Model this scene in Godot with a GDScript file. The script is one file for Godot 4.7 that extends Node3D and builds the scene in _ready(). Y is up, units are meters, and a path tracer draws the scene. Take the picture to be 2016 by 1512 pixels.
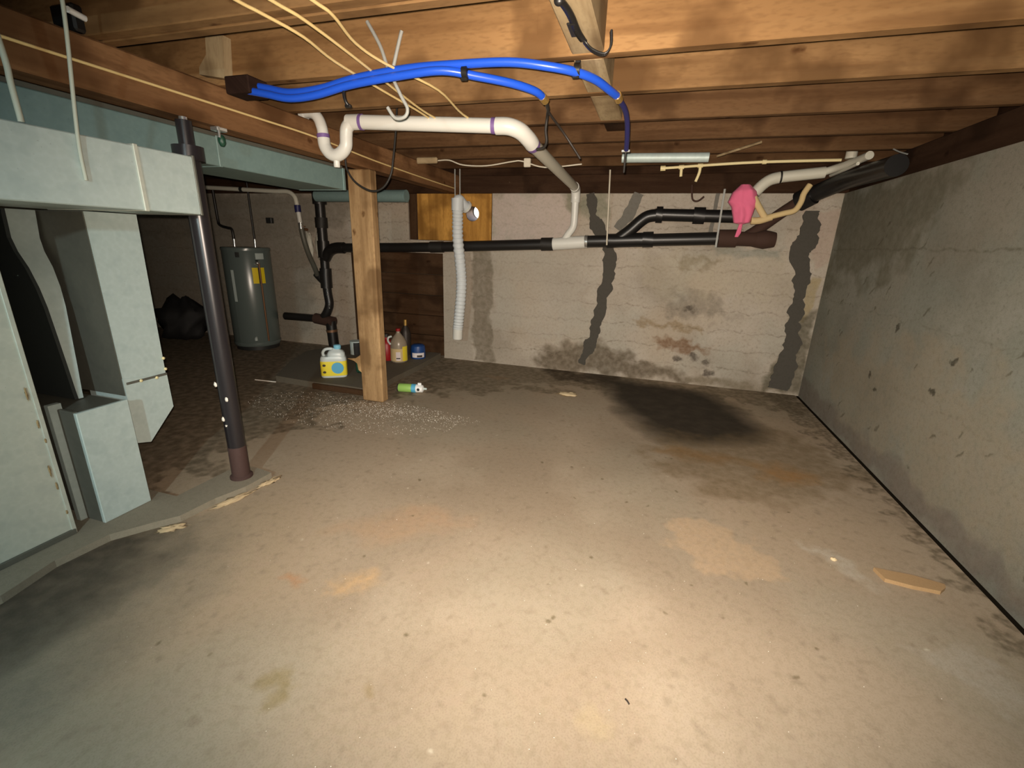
extends Node3D
# A dim basement: concrete walls and floor, timber joists, sheet-metal ducts, drain pipes, a water heater.
# x runs right, y up, -z into the room. The camera stands at the origin, 1.4 m up.

const XR := 1.58      # face of the right wall
const ZB := -5.08     # face of the back wall
const XL := -7.4      # face of the left wall
const ZF := 2.2       # face of the wall behind the camera
const TOP := 1.93     # top of the concrete walls
const JB := 2.115     # underside of the joists
const JT := 2.35      # top of the joists

var M := {}
var used := {}
var rng := RandomNumberGenerator.new()
var uv_axis := 0
var uv_off := Vector2.ZERO
var uv2_on := false

func _ready():
	rng.seed = 4711
	view_and_light()
	materials()
	print("materials ", Time.get_ticks_msec())
	shell()
	framing()
	ducts()
	drains()
	water_heater()
	supplies()
	cables()
	floor_things()
	print("done ", Time.get_ticks_msec())

# ---------------------------------------------------------------- camera and light

func view_and_light():
	var cam := Camera3D.new()
	cam.name = "camera"
	cam.position = Vector3(0, 1.40, 0)
	cam.rotation_degrees = Vector3(-17.217, 16.407, 1.813)
	cam.fov = 80.86
	cam.near = 0.02
	add_child(cam)
	cam.current = true

	var env := Environment.new()
	var sky := Sky.new()
	var sm := ProceduralSkyMaterial.new()
	sm.sky_top_color = Color(0.80, 0.86, 0.95)
	sm.sky_horizon_color = Color(0.97, 0.94, 0.86)
	sm.ground_horizon_color = Color(0.62, 0.58, 0.5)
	sm.ground_bottom_color = Color(0.3, 0.28, 0.25)
	sm.sky_energy_multiplier = 1.6
	sky.sky_material = sm
	env.background_mode = Environment.BG_SKY
	env.sky = sky
	env.ambient_light_source = Environment.AMBIENT_SOURCE_SKY
	env.tonemap_mode = Environment.TONE_MAPPER_LINEAR
	env.tonemap_exposure = 1.0
	env.sdfgi_enabled = true
	env.ssao_enabled = true
	env.ssil_enabled = true
	var we := WorldEnvironment.new()
	we.name = "environment"
	we.environment = env
	add_child(we)

	# the flash of the phone that took the picture, just above and left of its lens
	var flash := SpotLight3D.new()
	flash.name = "phone_flash"
	flash.position = Vector3(-0.015, 1.425, 0.0)
	flash.rotation_degrees = Vector3(-13.0, 9.0, 0.0)
	flash.light_color = Color(1.0, 0.925, 0.845)
	flash.light_energy = 16.5
	flash.light_size = 0.01
	flash.spot_angle = 62.0
	flash.spot_angle_attenuation = 1.0
	flash.spot_range = 20.0
	flash.spot_attenuation = 2.0
	flash.shadow_enabled = true
	add_child(flash)

# ---------------------------------------------------------------- objects

func numbered(n: String) -> String:
	if not used.has(n):
		used[n] = 0
		return n
	used[n] += 1
	return "%s_%03d" % [n, used[n]]

func thing(called: String, label: String, category: String, at := Vector3.ZERO, group := "") -> Node3D:
	var o := Node3D.new()
	o.name = numbered(called)
	add_child(o)
	o.position = at
	o.set_meta("label", label)
	o.set_meta("category", category)
	if group != "":
		o.set_meta("group", group)
	return o

func part(called: String, mesh: Mesh, mat: Material, parent: Node3D, at := Vector3.ZERO) -> MeshInstance3D:
	var o := MeshInstance3D.new()
	o.name = called
	o.mesh = mesh
	o.material_override = mat
	o.position = at
	parent.add_child(o, true)
	return o

func one(called: String, mesh: Mesh, mat: Material, label: String, category: String, at := Vector3.ZERO, group := "") -> MeshInstance3D:
	var o := MeshInstance3D.new()
	o.name = numbered(called)
	o.mesh = mesh
	o.material_override = mat
	o.position = at
	add_child(o)
	o.set_meta("label", label)
	o.set_meta("category", category)
	if group != "":
		o.set_meta("group", group)
	return o

func structure(called: String, mesh: Mesh, mat: Material) -> MeshInstance3D:
	var o := MeshInstance3D.new()
	o.name = called
	o.mesh = mesh
	o.material_override = mat
	add_child(o)
	o.set_meta("kind", "structure")
	return o

# ---------------------------------------------------------------- shapes

func begin() -> SurfaceTool:
	var s := SurfaceTool.new()
	s.begin(Mesh.PRIMITIVE_TRIANGLES)
	return s

func done(s: SurfaceTool) -> ArrayMesh:
	s.generate_normals()
	return s.commit()

func vtx(s: SurfaceTool, p: Vector3):
	var u := p[uv_axis]
	var v := p[(uv_axis + 1) % 3] + p[(uv_axis + 2) % 3]
	s.set_uv(Vector2(u, v) + uv_off)
	s.add_vertex(p)

func tri(s: SurfaceTool, a: Vector3, b: Vector3, c: Vector3, out: Vector3):
	# front faces run clockwise seen from outside
	if (b - a).cross(c - a).dot(out) > 0.0:
		vtx(s, a); vtx(s, c); vtx(s, b)
	else:
		vtx(s, a); vtx(s, b); vtx(s, c)

func quad(s: SurfaceTool, a: Vector3, b: Vector3, c: Vector3, d: Vector3, out: Vector3):
	tri(s, a, b, c, out)
	tri(s, a, c, d, out)

func axv(k: int) -> Vector3:
	var v := Vector3.ZERO
	v[k] = 1.0
	return v

func bx(s: SurfaceTool, c: Vector3, size: Vector3, b := 0.004):
	s.set_smooth_group(-1)
	var h := size * 0.5
	b = minf(b, minf(h.x, minf(h.y, h.z)) * 0.9)
	var pt := func(sg: Vector3, k: int) -> Vector3:
		var q := Vector3.ZERO
		for i in 3:
			q[i] = sg[i] * (h[i] if i == k else h[i] - b)
		return c + q
	for k in 3:
		var u := (k + 1) % 3
		var w := (k + 2) % 3
		for sg in [-1.0, 1.0]:
			var q := []
			for e in [[-1, -1], [1, -1], [1, 1], [-1, 1]]:
				var z := Vector3.ZERO
				z[k] = sg; z[u] = e[0]; z[w] = e[1]
				q.append(pt.call(z, k))
			quad(s, q[0], q[1], q[2], q[3], axv(k) * sg)
	for k in 3:
		var l := (k + 1) % 3
		var m := (k + 2) % 3
		for sk in [-1.0, 1.0]:
			for sl in [-1.0, 1.0]:
				var z0 := Vector3.ZERO
				z0[k] = sk; z0[l] = sl; z0[m] = -1.0
				var z1 := z0
				z1[m] = 1.0
				quad(s, pt.call(z0, k), pt.call(z1, k), pt.call(z1, l), pt.call(z0, l), axv(k) * sk + axv(l) * sl)
	for sx in [-1.0, 1.0]:
		for sy in [-1.0, 1.0]:
			for sz in [-1.0, 1.0]:
				var z := Vector3(sx, sy, sz)
				tri(s, pt.call(z, 0), pt.call(z, 1), pt.call(z, 2), z)

func box(c: Vector3, size: Vector3, b := 0.004, axis := 0) -> ArrayMesh:
	uv_axis = axis
	uv_off = Vector2(rng.randf() * 3.0, rng.randf() * 3.0)
	var s := begin()
	bx(s, c, size, b)
	return done(s)

func span(x0: float, x1: float, y0: float, y1: float, z0: float, z1: float, b := 0.004, axis := 0) -> ArrayMesh:
	return box(Vector3((x0 + x1) / 2, (y0 + y1) / 2, (z0 + z1) / 2), Vector3(absf(x1 - x0), absf(y1 - y0), absf(z1 - z0)), b, axis)

func curve_pts(pts: Array, sub: int) -> Array:
	if sub <= 1 or pts.size() < 3:
		return pts
	var out := []
	for i in pts.size() - 1:
		var p0: Vector3 = pts[maxi(i - 1, 0)]
		var p1: Vector3 = pts[i]
		var p2: Vector3 = pts[i + 1]
		var p3: Vector3 = pts[mini(i + 2, pts.size() - 1)]
		for k in sub:
			out.append(p1.cubic_interpolate(p2, p0, p3, float(k) / sub))
	out.append(pts[-1])
	return out

func tb(s: SurfaceTool, pts_in: Array, radius, sides := 12, sub := 5, flat_axis := 1.0):
	# a tube along a path; radius a number or a Callable of t in 0..1
	var pts := curve_pts(pts_in, sub)
	var n := pts.size()
	var rings := []
	var t0: Vector3 = (pts[1] - pts[0]).normalized()
	var up := Vector3.UP if absf(t0.y) < 0.9 else Vector3.RIGHT
	var side := t0.cross(up).normalized()
	for i in n:
		var a: Vector3 = pts[maxi(i - 1, 0)]
		var b: Vector3 = pts[mini(i + 1, n - 1)]
		var t := (b - a).normalized()
		side = (side - t * side.dot(t)).normalized()
		var bi := t.cross(side)
		var r: float = radius.call(float(i) / (n - 1)) if radius is Callable else float(radius)
		var ring := []
		for k in sides:
			var an := TAU * k / sides
			ring.append(pts[i] + side * (cos(an) * r) + bi * (sin(an) * r * flat_axis))
		rings.append(ring)
	s.set_smooth_group(1)
	for i in n - 1:
		for k in sides:
			var k2 := (k + 1) % sides
			var mid: Vector3 = (rings[i][k] + rings[i][k2] + rings[i + 1][k] + rings[i + 1][k2]) / 4.0
			var o: Vector3 = mid - (pts[i] + pts[i + 1]) / 2.0
			quad(s, rings[i][k], rings[i][k2], rings[i + 1][k2], rings[i + 1][k], o)
	s.set_smooth_group(-1)
	for e in [[0, pts[0] - pts[1]], [n - 1, pts[n - 1] - pts[n - 2]]]:
		for k in range(1, sides - 1):
			tri(s, rings[e[0]][0], rings[e[0]][k], rings[e[0]][k + 1], e[1])

func tube(pts: Array, radius, sides := 12, sub := 5) -> ArrayMesh:
	uv_axis = 0
	var s := begin()
	tb(s, pts, radius, sides, sub)
	return done(s)

func straight(a: Vector3, b: Vector3, r: float, sides := 16) -> ArrayMesh:
	return tube([a, b], r, sides, 1)

func lt(s: SurfaceTool, prof: Array, seg := 24, c := Vector3.ZERO, squash := Vector2.ONE, ang0 := 0.0):
	# profile of (radius, height), bottom to top; sharp where it bends hard
	var g := 2
	for i in prof.size() - 1:
		var a: Vector2 = prof[i]
		var b: Vector2 = prof[i + 1]
		if i > 0:
			var d0: Vector2 = (a - prof[i - 1])
			if absf(d0.angle_to(b - a)) > 0.6:
				g += 1
		s.set_smooth_group(g)
		var nrm := Vector2(b.y - a.y, a.x - b.x)
		for k in seg:
			var a0 := ang0 + TAU * k / seg
			var a1 := ang0 + TAU * (k + 1) / seg
			var e0 := Vector3(sin(a0) * squash.x, 0, cos(a0) * squash.y)
			var e1 := Vector3(sin(a1) * squash.x, 0, cos(a1) * squash.y)
			var o := (e0 + e1) * 0.5 * nrm.x + Vector3.UP * nrm.y
			var p0 := c + e0 * a.x + Vector3.UP * a.y
			var p1 := c + e1 * a.x + Vector3.UP * a.y
			var p2 := c + e1 * b.x + Vector3.UP * b.y
			var p3 := c + e0 * b.x + Vector3.UP * b.y
			if a.x > 1e-5:
				tri(s, p0, p1, p2, o)
			if b.x > 1e-5:
				tri(s, p0, p2, p3, o)

func lathe(prof: Array, seg := 24, squash := Vector2.ONE) -> ArrayMesh:
	uv_axis = 1
	var s := begin()
	lt(s, prof, seg, Vector3.ZERO, squash)
	return done(s)

func to3(p: Vector2, axis: int, d: float) -> Vector3:
	# axis 0: (z, y) drawn, pushed along x; 1: (x, z) along y; 2: (x, y) along z
	if axis == 0:
		return Vector3(d, p.y, p.x)
	if axis == 1:
		return Vector3(p.x, d, p.y)
	return Vector3(p.x, p.y, d)

func pr(s: SurfaceTool, poly: PackedVector2Array, axis: int, d0: float, d1: float, smooth := false):
	s.set_smooth_group(-1)
	var idx := Geometry2D.triangulate_polygon(poly)
	for e in [d0, d1]:
		var out := axv(axis) * (1.0 if e == maxf(d0, d1) else -1.0)
		for i in range(0, idx.size(), 3):
			tri(s, to3(poly[idx[i]], axis, e), to3(poly[idx[i + 1]], axis, e), to3(poly[idx[i + 2]], axis, e), out)
	var cw := Geometry2D.is_polygon_clockwise(poly)
	if smooth:
		s.set_smooth_group(7)
	for i in poly.size():
		var a := poly[i]
		var b := poly[(i + 1) % poly.size()]
		var n2 := Vector2(b.y - a.y, a.x - b.x) * (-1.0 if cw else 1.0)
		# in a y-up drawing a counter-clockwise outline has its outside on the right
		var m := (a + b) * 0.5 + n2.normalized() * 0.0005
		if Geometry2D.is_point_in_polygon(m, poly):
			n2 = -n2
		quad(s, to3(a, axis, d0), to3(b, axis, d0), to3(b, axis, d1), to3(a, axis, d1), to3(n2, axis, 0.0))

func prism(poly: Array, axis: int, d0: float, d1: float, uvax := 0) -> ArrayMesh:
	uv_axis = uvax
	var s := begin()
	pr(s, PackedVector2Array(poly), axis, d0, d1)
	return done(s)

func blob(rad: Vector3, amp: float, seed_: int, freq := 2.0, floor_y := -99.0) -> ArrayMesh:
	# a lumpy rounded body, flattened where it meets the floor
	var nz := FastNoiseLite.new()
	nz.seed = seed_
	nz.frequency = freq
	var s := begin()
	s.set_smooth_group(1)
	var nu := 22
	var nv := 12
	var f := func(i: int, j: int) -> Vector3:
		var a := TAU * (i % nu) / nu
		var b := PI * j / nv
		var d := Vector3(sin(b) * cos(a), cos(b), sin(b) * sin(a))
		var p := d * rad * (1.0 + amp * nz.get_noise_3dv(d))
		p.y = maxf(p.y, floor_y)
		return p
	for j in nv:
		for i in nu:
			var p0: Vector3 = f.call(i, j)
			var p1: Vector3 = f.call(i + 1, j)
			var p2: Vector3 = f.call(i + 1, j + 1)
			var p3: Vector3 = f.call(i, j + 1)
			if j > 0:
				tri(s, p0, p1, p2, p0 + p1 + p2)
			if j < nv - 1:
				tri(s, p0, p2, p3, p0 + p2 + p3)
	return done(s)

func cyl_patch(c: Vector3, r: float, a0: float, a1: float, y0: float, y1: float, th := 0.002) -> ArrayMesh:
	# a thin curved plate lying on an upright cylinder
	var s := begin()
	s.set_smooth_group(1)
	var n := 10
	for i in n:
		var p := deg_to_rad(lerpf(a0, a1, float(i) / n))
		var q := deg_to_rad(lerpf(a0, a1, float(i + 1) / n))
		var e0 := Vector3(sin(p), 0, cos(p))
		var e1 := Vector3(sin(q), 0, cos(q))
		quad(s, c + e0 * (r + th) + Vector3.UP * y0, c + e1 * (r + th) + Vector3.UP * y0, c + e1 * (r + th) + Vector3.UP * y1, c + e0 * (r + th) + Vector3.UP * y1, e0)
	s.set_smooth_group(-1)
	for i in n:
		var p := deg_to_rad(lerpf(a0, a1, float(i) / n))
		var q := deg_to_rad(lerpf(a0, a1, float(i + 1) / n))
		var e0 := Vector3(sin(p), 0, cos(p))
		var e1 := Vector3(sin(q), 0, cos(q))
		for y in [y0, y1]:
			quad(s, c + e0 * r + Vector3.UP * y, c + e1 * r + Vector3.UP * y, c + e1 * (r + th) + Vector3.UP * y, c + e0 * (r + th) + Vector3.UP * y, Vector3.UP * (y - (y0 + y1) / 2))
	return done(s)

func holed_plate(x0: float, x1: float, y0: float, y1: float, z0: float, z1: float, hc: Vector2, r: float) -> ArrayMesh:
	uv_axis = 1
	uv_off = Vector2.ZERO
	var s := begin()
	s.set_smooth_group(-1)
	var n := 48
	var outer := func(a: float) -> Vector2:
		var d := Vector2(cos(a), sin(a))
		var t := 1e9
		if d.x > 1e-6: t = minf(t, (x1 - hc.x) / d.x)
		if d.x < -1e-6: t = minf(t, (x0 - hc.x) / d.x)
		if d.y > 1e-6: t = minf(t, (y1 - hc.y) / d.y)
		if d.y < -1e-6: t = minf(t, (y0 - hc.y) / d.y)
		return hc + d * t
	var angs := []
	for k in n:
		angs.append(TAU * k / n)
	for cx in [x0, x1]:
		for cy in [y0, y1]:
			angs.append(fposmod((Vector2(cx, cy) - hc).angle(), TAU))
	angs.sort()
	for k in angs.size():
		var a: float = angs[k]
		var b: float = angs[(k + 1) % angs.size()]
		var ia := hc + Vector2(cos(a), sin(a)) * r
		var ib := hc + Vector2(cos(b), sin(b)) * r
		var oa: Vector2 = outer.call(a)
		var ob: Vector2 = outer.call(b)
		for z in [z0, z1]:
			quad(s, to3(ia, 2, z), to3(ib, 2, z), to3(ob, 2, z), to3(oa, 2, z), Vector3(0, 0, z - (z0 + z1) / 2))
		quad(s, to3(ia, 2, z0), to3(ib, 2, z0), to3(ib, 2, z1), to3(ia, 2, z1), to3(hc - (ia + ib) / 2, 2, 0.0))
		quad(s, to3(oa, 2, z0), to3(ob, 2, z0), to3(ob, 2, z1), to3(oa, 2, z1), to3((oa + ob) / 2 - hc, 2, 0.0))
	return done(s)

func ribbon(pts: Array, half: Array, axis: int, d0: float, d1: float, jit: float) -> ArrayMesh:
	# an uneven raised smear along a line drawn on a wall
	var nz := FastNoiseLite.new()
	nz.seed = 9 + pts.size()
	nz.frequency = 2.2
	nz.fractal_octaves = 4
	var line := []
	var wid := []
	for i in pts.size() - 1:
		var pa: Vector2 = pts[maxi(i - 1, 0)]
		var pz: Vector2 = pts[mini(i + 2, pts.size() - 1)]
		for k in 16:
			line.append((pts[i] as Vector2).cubic_interpolate(pts[i + 1], pa, pz, k / 16.0))
			wid.append(lerpf(half[i], half[i + 1], k / 16.0))
	line.append(pts[-1])
	wid.append(half[-1])
	var lft := []
	var rgt := []
	for i in line.size():
		var t: Vector2 = (line[mini(i + 1, line.size() - 1)] - line[maxi(i - 1, 0)]).normalized()
		var nn := Vector2(-t.y, t.x)
		var p: Vector2 = line[i]
		lft.append(p + nn * (wid[i] + jit * 0.8 * nz.get_noise_2d(p.y * 3.0 + 5.0, 1.0)))
		rgt.append(p - nn * (wid[i] + jit * 0.8 * nz.get_noise_2d(p.y * 3.0, 40.0)))
	rgt.reverse()
	return prism(lft + rgt, axis, d0, d1, 1)

# ---------------------------------------------------------------- materials

func mat(c: Color, rough := 0.8, metal := 0.0, spec := 0.5) -> StandardMaterial3D:
	var m := StandardMaterial3D.new()
	m.albedo_color = c
	m.roughness = rough
	m.metallic = metal
	m.metallic_specular = spec
	m.cull_mode = BaseMaterial3D.CULL_DISABLED
	return m

func c8(r: int, g: int, b: int) -> Color:
	return Color(r / 255.0, g / 255.0, b / 255.0)

func noise_bytes(w: int, h: int, nw: int, nh: int, freq: float, oct: int, seed_: int, seamless := true, type := FastNoiseLite.TYPE_SIMPLEX_SMOOTH) -> PackedByteArray:
	var n := FastNoiseLite.new()
	n.seed = seed_
	n.noise_type = type
	n.frequency = freq
	n.fractal_octaves = oct
	var im := n.get_seamless_image(nw, nh) if seamless else n.get_image(nw, nh)
	if nw != w or nh != h:
		im.resize(w, h, Image.INTERPOLATE_CUBIC)
	return im.get_data()

func comp(w: int, h: int, base: Color, layers: Array) -> Image:
	# each layer: noise bytes, colour, amount, low, high
	var out := PackedByteArray()
	out.resize(w * h * 3)
	var n := layers.size()
	var lut := []
	for l in layers:
		var t := PackedFloat32Array()
		t.resize(256)
		for i in 256:
			t[i] = clampf((i / 255.0 - l[3]) / (l[4] - l[3]), 0, 1) * l[2]
		lut.append(t)
	for i in w * h:
		var r := base.r
		var g := base.g
		var b := base.b
		for k in n:
			var a: float = lut[k][layers[k][0][i]]
			if a > 0.0:
				var c: Color = layers[k][1]
				r += (c.r - r) * a
				g += (c.g - g) * a
				b += (c.b - b) * a
		out[i * 3] = int(r * 255.0)
		out[i * 3 + 1] = int(g * 255.0)
		out[i * 3 + 2] = int(b * 255.0)
	return Image.create_from_data(w, h, false, Image.FORMAT_RGB8, out)

var blur_noise := FastNoiseLite.new()

func stain_or_shade(im: Image, org: Vector2, ppm: float, poly: Array, col: Color, amount: float, soft: float, jit: float, freq := 3.0, mottled := 0.35):
	# a patch of matter or painted shade with an uneven outline; poly in metres on the surface
	blur_noise.frequency = freq
	blur_noise.fractal_octaves = 4
	var pp := PackedVector2Array(poly)
	var lo := pp[0]
	var hi := pp[0]
	for p in pp:
		lo = lo.min(p)
		hi = hi.max(p)
	lo -= Vector2.ONE * (jit + soft)
	hi += Vector2.ONE * (jit + soft)
	var a := ((lo - org) * ppm).floor()
	var b := ((hi - org) * ppm).ceil()
	for y in range(maxi(int(a.y), 0), mini(int(b.y), im.get_height())):
		for x in range(maxi(int(a.x), 0), mini(int(b.x), im.get_width())):
			var p := org + Vector2(x + 0.5, y + 0.5) / ppm
			var q := p + Vector2(blur_noise.get_noise_2d(p.x, p.y), blur_noise.get_noise_2d(p.x + 31.0, p.y + 17.0)) * jit * 2.0
			var d := 1e9
			for i in pp.size():
				var e := Geometry2D.get_closest_point_to_segment(q, pp[i], pp[(i + 1) % pp.size()])
				d = minf(d, q.distance_squared_to(e))
			d = sqrt(d)
			if Geometry2D.is_point_in_polygon(q, pp):
				d = -d
			var t := clampf(0.5 - d / maxf(soft, 0.001), 0.0, 1.0)
			if t <= 0.0:
				continue
			t *= amount * clampf(1.0 - mottled * (0.5 + blur_noise.get_noise_2d(p.x * 4.0 + 9.0, p.y * 4.0)), 0.0, 1.0)
			im.set_pixel(x, y, im.get_pixel(x, y).lerp(col, t))

func ell(cx: float, cy: float, rx: float, ry: float, turn := 0.0, n := 14) -> Array:
	var out := []
	for k in n:
		out.append(Vector2(cx, cy) + (Vector2(cos(TAU * k / n) * rx, sin(TAU * k / n) * ry)).rotated(turn))
	return out

func tex(im: Image) -> ImageTexture:
	im.generate_mipmaps()
	return ImageTexture.create_from_image(im)

func materials():
	# timber: grain along u
	var w := 1024
	var h := 512
	var streak := noise_bytes(w, h, 64, 512, 0.02, 4, 3)
	var wide := noise_bytes(w, h, 32, 128, 0.03, 3, 8)
	var blot := noise_bytes(w, h, 256, 128, 0.014, 5, 21)
	var fine := noise_bytes(w, h, 256, 512, 0.12, 3, 5)
	var wood := comp(w, h, Color(0.86, 0.85, 0.83), [
		[wide, Color(0.98, 0.98, 0.97), 0.8, 0.45, 0.8], [streak, Color(0.68, 0.64, 0.60), 0.6, 0.5, 0.85],
		[blot, Color(0.52, 0.48, 0.44), 0.6, 0.52, 0.82], [fine, Color(0.66, 0.63, 0.6), 0.35, 0.5, 0.9]])
	for k in 4:
		var cx := rng.randf() * 2.0
		var cy := rng.randf() * 1.0
		stain_or_shade(wood, Vector2.ZERO, 512.0, ell(cx, cy, 0.022, 0.013), Color(0.4, 0.32, 0.25), 0.7, 0.016, 0.008, 9.0)
	var wt := tex(wood)
	var wood_cols := {"joist": c8(148, 116, 80), "joist_warm": c8(156, 121, 82), "joist_dim": c8(118, 90, 63), "joist_far_dim": c8(104, 78, 54), "beam": c8(148, 110, 77), "post": c8(188, 156, 116),  # far joist tones carry the light falling off with depth
		"whitewood": c8(196, 176, 142), "dark_board": c8(84, 62, 44), "rim": c8(70, 50, 36), "subfloor": c8(104, 76, 50), "ply": c8(214, 160, 82), "splinter": c8(204, 168, 122), "cavity_shade": c8(52, 36, 30)}  # last tone is the painted shade of a cavity
	for k in wood_cols:
		var m := mat(wood_cols[k], 0.85, 0.0, 0.25)
		m.albedo_texture = wt
		m.uv1_scale = Vector3(0.5, 1.0, 1.0)
		M[k] = m

	# grit of the concrete, laid over the stains
	var g1 := noise_bytes(512, 512, 512, 512, 0.25, 3, 41)
	var g2 := noise_bytes(512, 512, 512, 512, 0.05, 4, 42)
	var grit := tex(comp(512, 512, Color(0.95, 0.95, 0.95), [[g1, Color(0.78, 0.77, 0.75), 0.45, 0.5, 0.85], [g2, Color(0.86, 0.86, 0.84), 0.45, 0.5, 0.8], [g1, Color(1, 1, 1), 0.6, 0.25, 0.1]]))

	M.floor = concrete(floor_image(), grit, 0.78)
	M.wall_back = concrete(back_image(), grit, 0.9)
	M.wall_right = concrete(right_image(), grit, 0.9)
	M.concrete = mat(c8(140, 132, 116), 0.9)
	M.concrete.albedo_texture = grit
	M.concrete.uv1_triplanar = true
	M.concrete.uv1_world_triplanar = true
	M.dark_concrete = M.concrete.duplicate()
	M.dark_concrete.albedo_color = c8(104, 96, 82)
	M.patch = M.concrete.duplicate()
	M.patch.albedo_color = c8(78, 74, 67)
	M.patch_pale = M.concrete.duplicate()
	M.patch_pale.albedo_color = c8(122, 118, 110)
	M.soil = mat(c8(30, 26, 20), 0.98, 0.0, 0.1)
	M.gap = mat(c8(34, 30, 25), 0.95)

	# galvanised sheet
	var sp := noise_bytes(512, 512, 512, 512, 0.06, 1, 71, true, FastNoiseLite.TYPE_CELLULAR)
	var sp2 := noise_bytes(512, 512, 512, 512, 0.012, 3, 72)
	var sp3 := noise_bytes(512, 512, 512, 512, 0.09, 4, 73)
	var galv_t := tex(comp(512, 512, Color(0.90, 0.92, 0.91), [[sp, Color(0.97, 0.98, 0.98), 0.35, 0.3, 0.7], [sp2, Color(0.82, 0.85, 0.85), 0.45, 0.5, 0.85], [sp3, Color(0.62, 0.63, 0.62), 0.5, 0.84, 0.95]]))
	var gc := {"galv": c8(202, 214, 214), "galv_teal": c8(136, 160, 160), "galv_taupe": c8(104, 101, 93), "cabinet": c8(208, 208, 198)}
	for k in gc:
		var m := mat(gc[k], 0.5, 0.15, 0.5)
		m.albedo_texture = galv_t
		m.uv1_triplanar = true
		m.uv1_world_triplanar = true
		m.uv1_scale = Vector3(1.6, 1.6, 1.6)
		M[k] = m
	M.duct_shaded = mat(c8(40, 46, 46), 0.7)  # shade of the furnace cabinet put into the boot colour
	M.rust = mat(c8(160, 138, 100), 0.9)
	M.void = mat(c8(20, 20, 20), 0.95)

	M.black_plastic = mat(c8(26, 25, 25), 0.38)
	M.black_pipe = mat(c8(30, 28, 27), 0.4)
	M.black_rubber = mat(c8(28, 25, 22), 0.6)
	M.iron = mat(c8(62, 40, 30), 0.85)
	M.column = mat(c8(40, 37, 40), 0.3, 0.2)
	M.column_rust = mat(c8(62, 42, 38), 0.8)
	M.pvc = mat(c8(216, 216, 210), 0.38)
	M.pvc_old = mat(c8(206, 204, 190), 0.45)
	M.primer = mat(c8(120, 92, 150), 0.5)
	M.blue_tube = mat(c8(30, 80, 200), 0.34)
	M.navy = mat(c8(36, 36, 84), 0.45)
	M.brass = mat(c8(214, 176, 104), 0.3, 0.8)
	M.chrome = mat(c8(214, 216, 216), 0.2, 0.85)
	M.copper_old = mat(c8(130, 96, 70), 0.5, 0.5)
	M.cable = mat(c8(226, 200, 140), 0.55)
	M.cable_grey = mat(c8(150, 152, 148), 0.55)
	M.cable_white = mat(c8(206, 198, 180), 0.6)
	M.cream = mat(c8(222, 208, 160), 0.5)
	M.foam = mat(c8(206, 182, 134), 0.9)
	M.pale_strap = mat(c8(176, 182, 170), 0.6)
	M.tank = mat(c8(98, 110, 108), 0.27, 0.0, 0.6)
	M.tank_dark = mat(c8(40, 42, 42), 0.5)
	M.yellow = mat(c8(240, 214, 30), 0.55)
	M.sticker = mat(c8(186, 200, 198), 0.6)
	M.hose = mat(c8(206, 212, 216), 0.5)
	M.pink = mat(c8(228, 110, 146), 0.95)
	M.pink.rim_enabled = true
	M.pink.rim = 0.3
	M.jug = mat(c8(196, 206, 206), 0.35)
	M.jug_brown = mat(c8(148, 138, 122), 0.3)
	M.label_yellow = mat(c8(232, 214, 60), 0.5)
	M.label_blue = mat(c8(86, 168, 206), 0.5)
	M.cap_blue = mat(c8(130, 196, 224), 0.4)
	M.label_cream = mat(c8(206, 186, 140), 0.6)
	M.label_white = mat(c8(222, 214, 216), 0.6)
	M.red = mat(c8(150, 24, 28), 0.45)
	M.deep_blue = mat(c8(24, 62, 120), 0.45)
	M.dark_green = mat(c8(26, 66, 50), 0.5)
	M.lime = mat(c8(148, 190, 98), 0.45)
	M.white_plastic = mat(c8(236, 238, 238), 0.4)
	M.smoke_plastic = mat(c8(46, 40, 36), 0.5)
	M.chip = mat(c8(236, 230, 220), 0.8)
	M.sawdust = mat(c8(176, 156, 124), 0.95)
	M.brick = mat(c8(178, 146, 106), 0.95)
	M.brick.albedo_texture = grit
	M.brick.uv1_triplanar = true
	M.brick.uv1_scale = Vector3(3, 3, 3)
	M.stone = mat(c8(206, 186, 150), 0.9)
	M.bag = mat(c8(34, 34, 35), 0.7)
	M.glow = mat(c8(236, 250, 248), 0.6)
	M.glow.emission_enabled = true
	M.glow.emission = Color(0.82, 1.0, 0.96)
	M.glow.emission_energy_multiplier = 4.0

func concrete(im: Image, grit: Texture2D, rough: float) -> StandardMaterial3D:
	var m := mat(Color.WHITE, rough, 0.0, 0.35)
	m.albedo_texture = tex(im)
	m.detail_enabled = true
	m.detail_albedo = grit
	m.detail_blend_mode = BaseMaterial3D.BLEND_MODE_MUL
	m.detail_uv_layer = BaseMaterial3D.DETAIL_UV_2
	return m

func concrete_base(w: int, h: int, base: Color, dark: Color, pale: Color, warm: Color, sd: int) -> Image:
	var a := noise_bytes(w, h, w / 4, h / 4, 0.014, 4, sd, false)
	var b := noise_bytes(w, h, w / 2, h / 2, 0.02, 5, sd + 1, false)
	var c := noise_bytes(w, h, w / 4, h / 4, 0.01, 3, sd + 2, false)
	var d := noise_bytes(w, h, w, h, 0.12, 3, sd + 3, false)
	var e := noise_bytes(w, h, w / 4, h / 4, 0.022, 4, sd + 4, false)
	var cool := Color(base.r * 0.93, base.g * 0.97, base.b * 0.98)
	return comp(w, h, base, [[a, dark, 0.5, 0.5, 0.85], [b, pale, 0.35, 0.52, 0.8], [c, warm, 0.5, 0.5, 0.8], [e, cool, 0.45, 0.5, 0.75], [d, dark, 0.5, 0.68, 0.9]])

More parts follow.
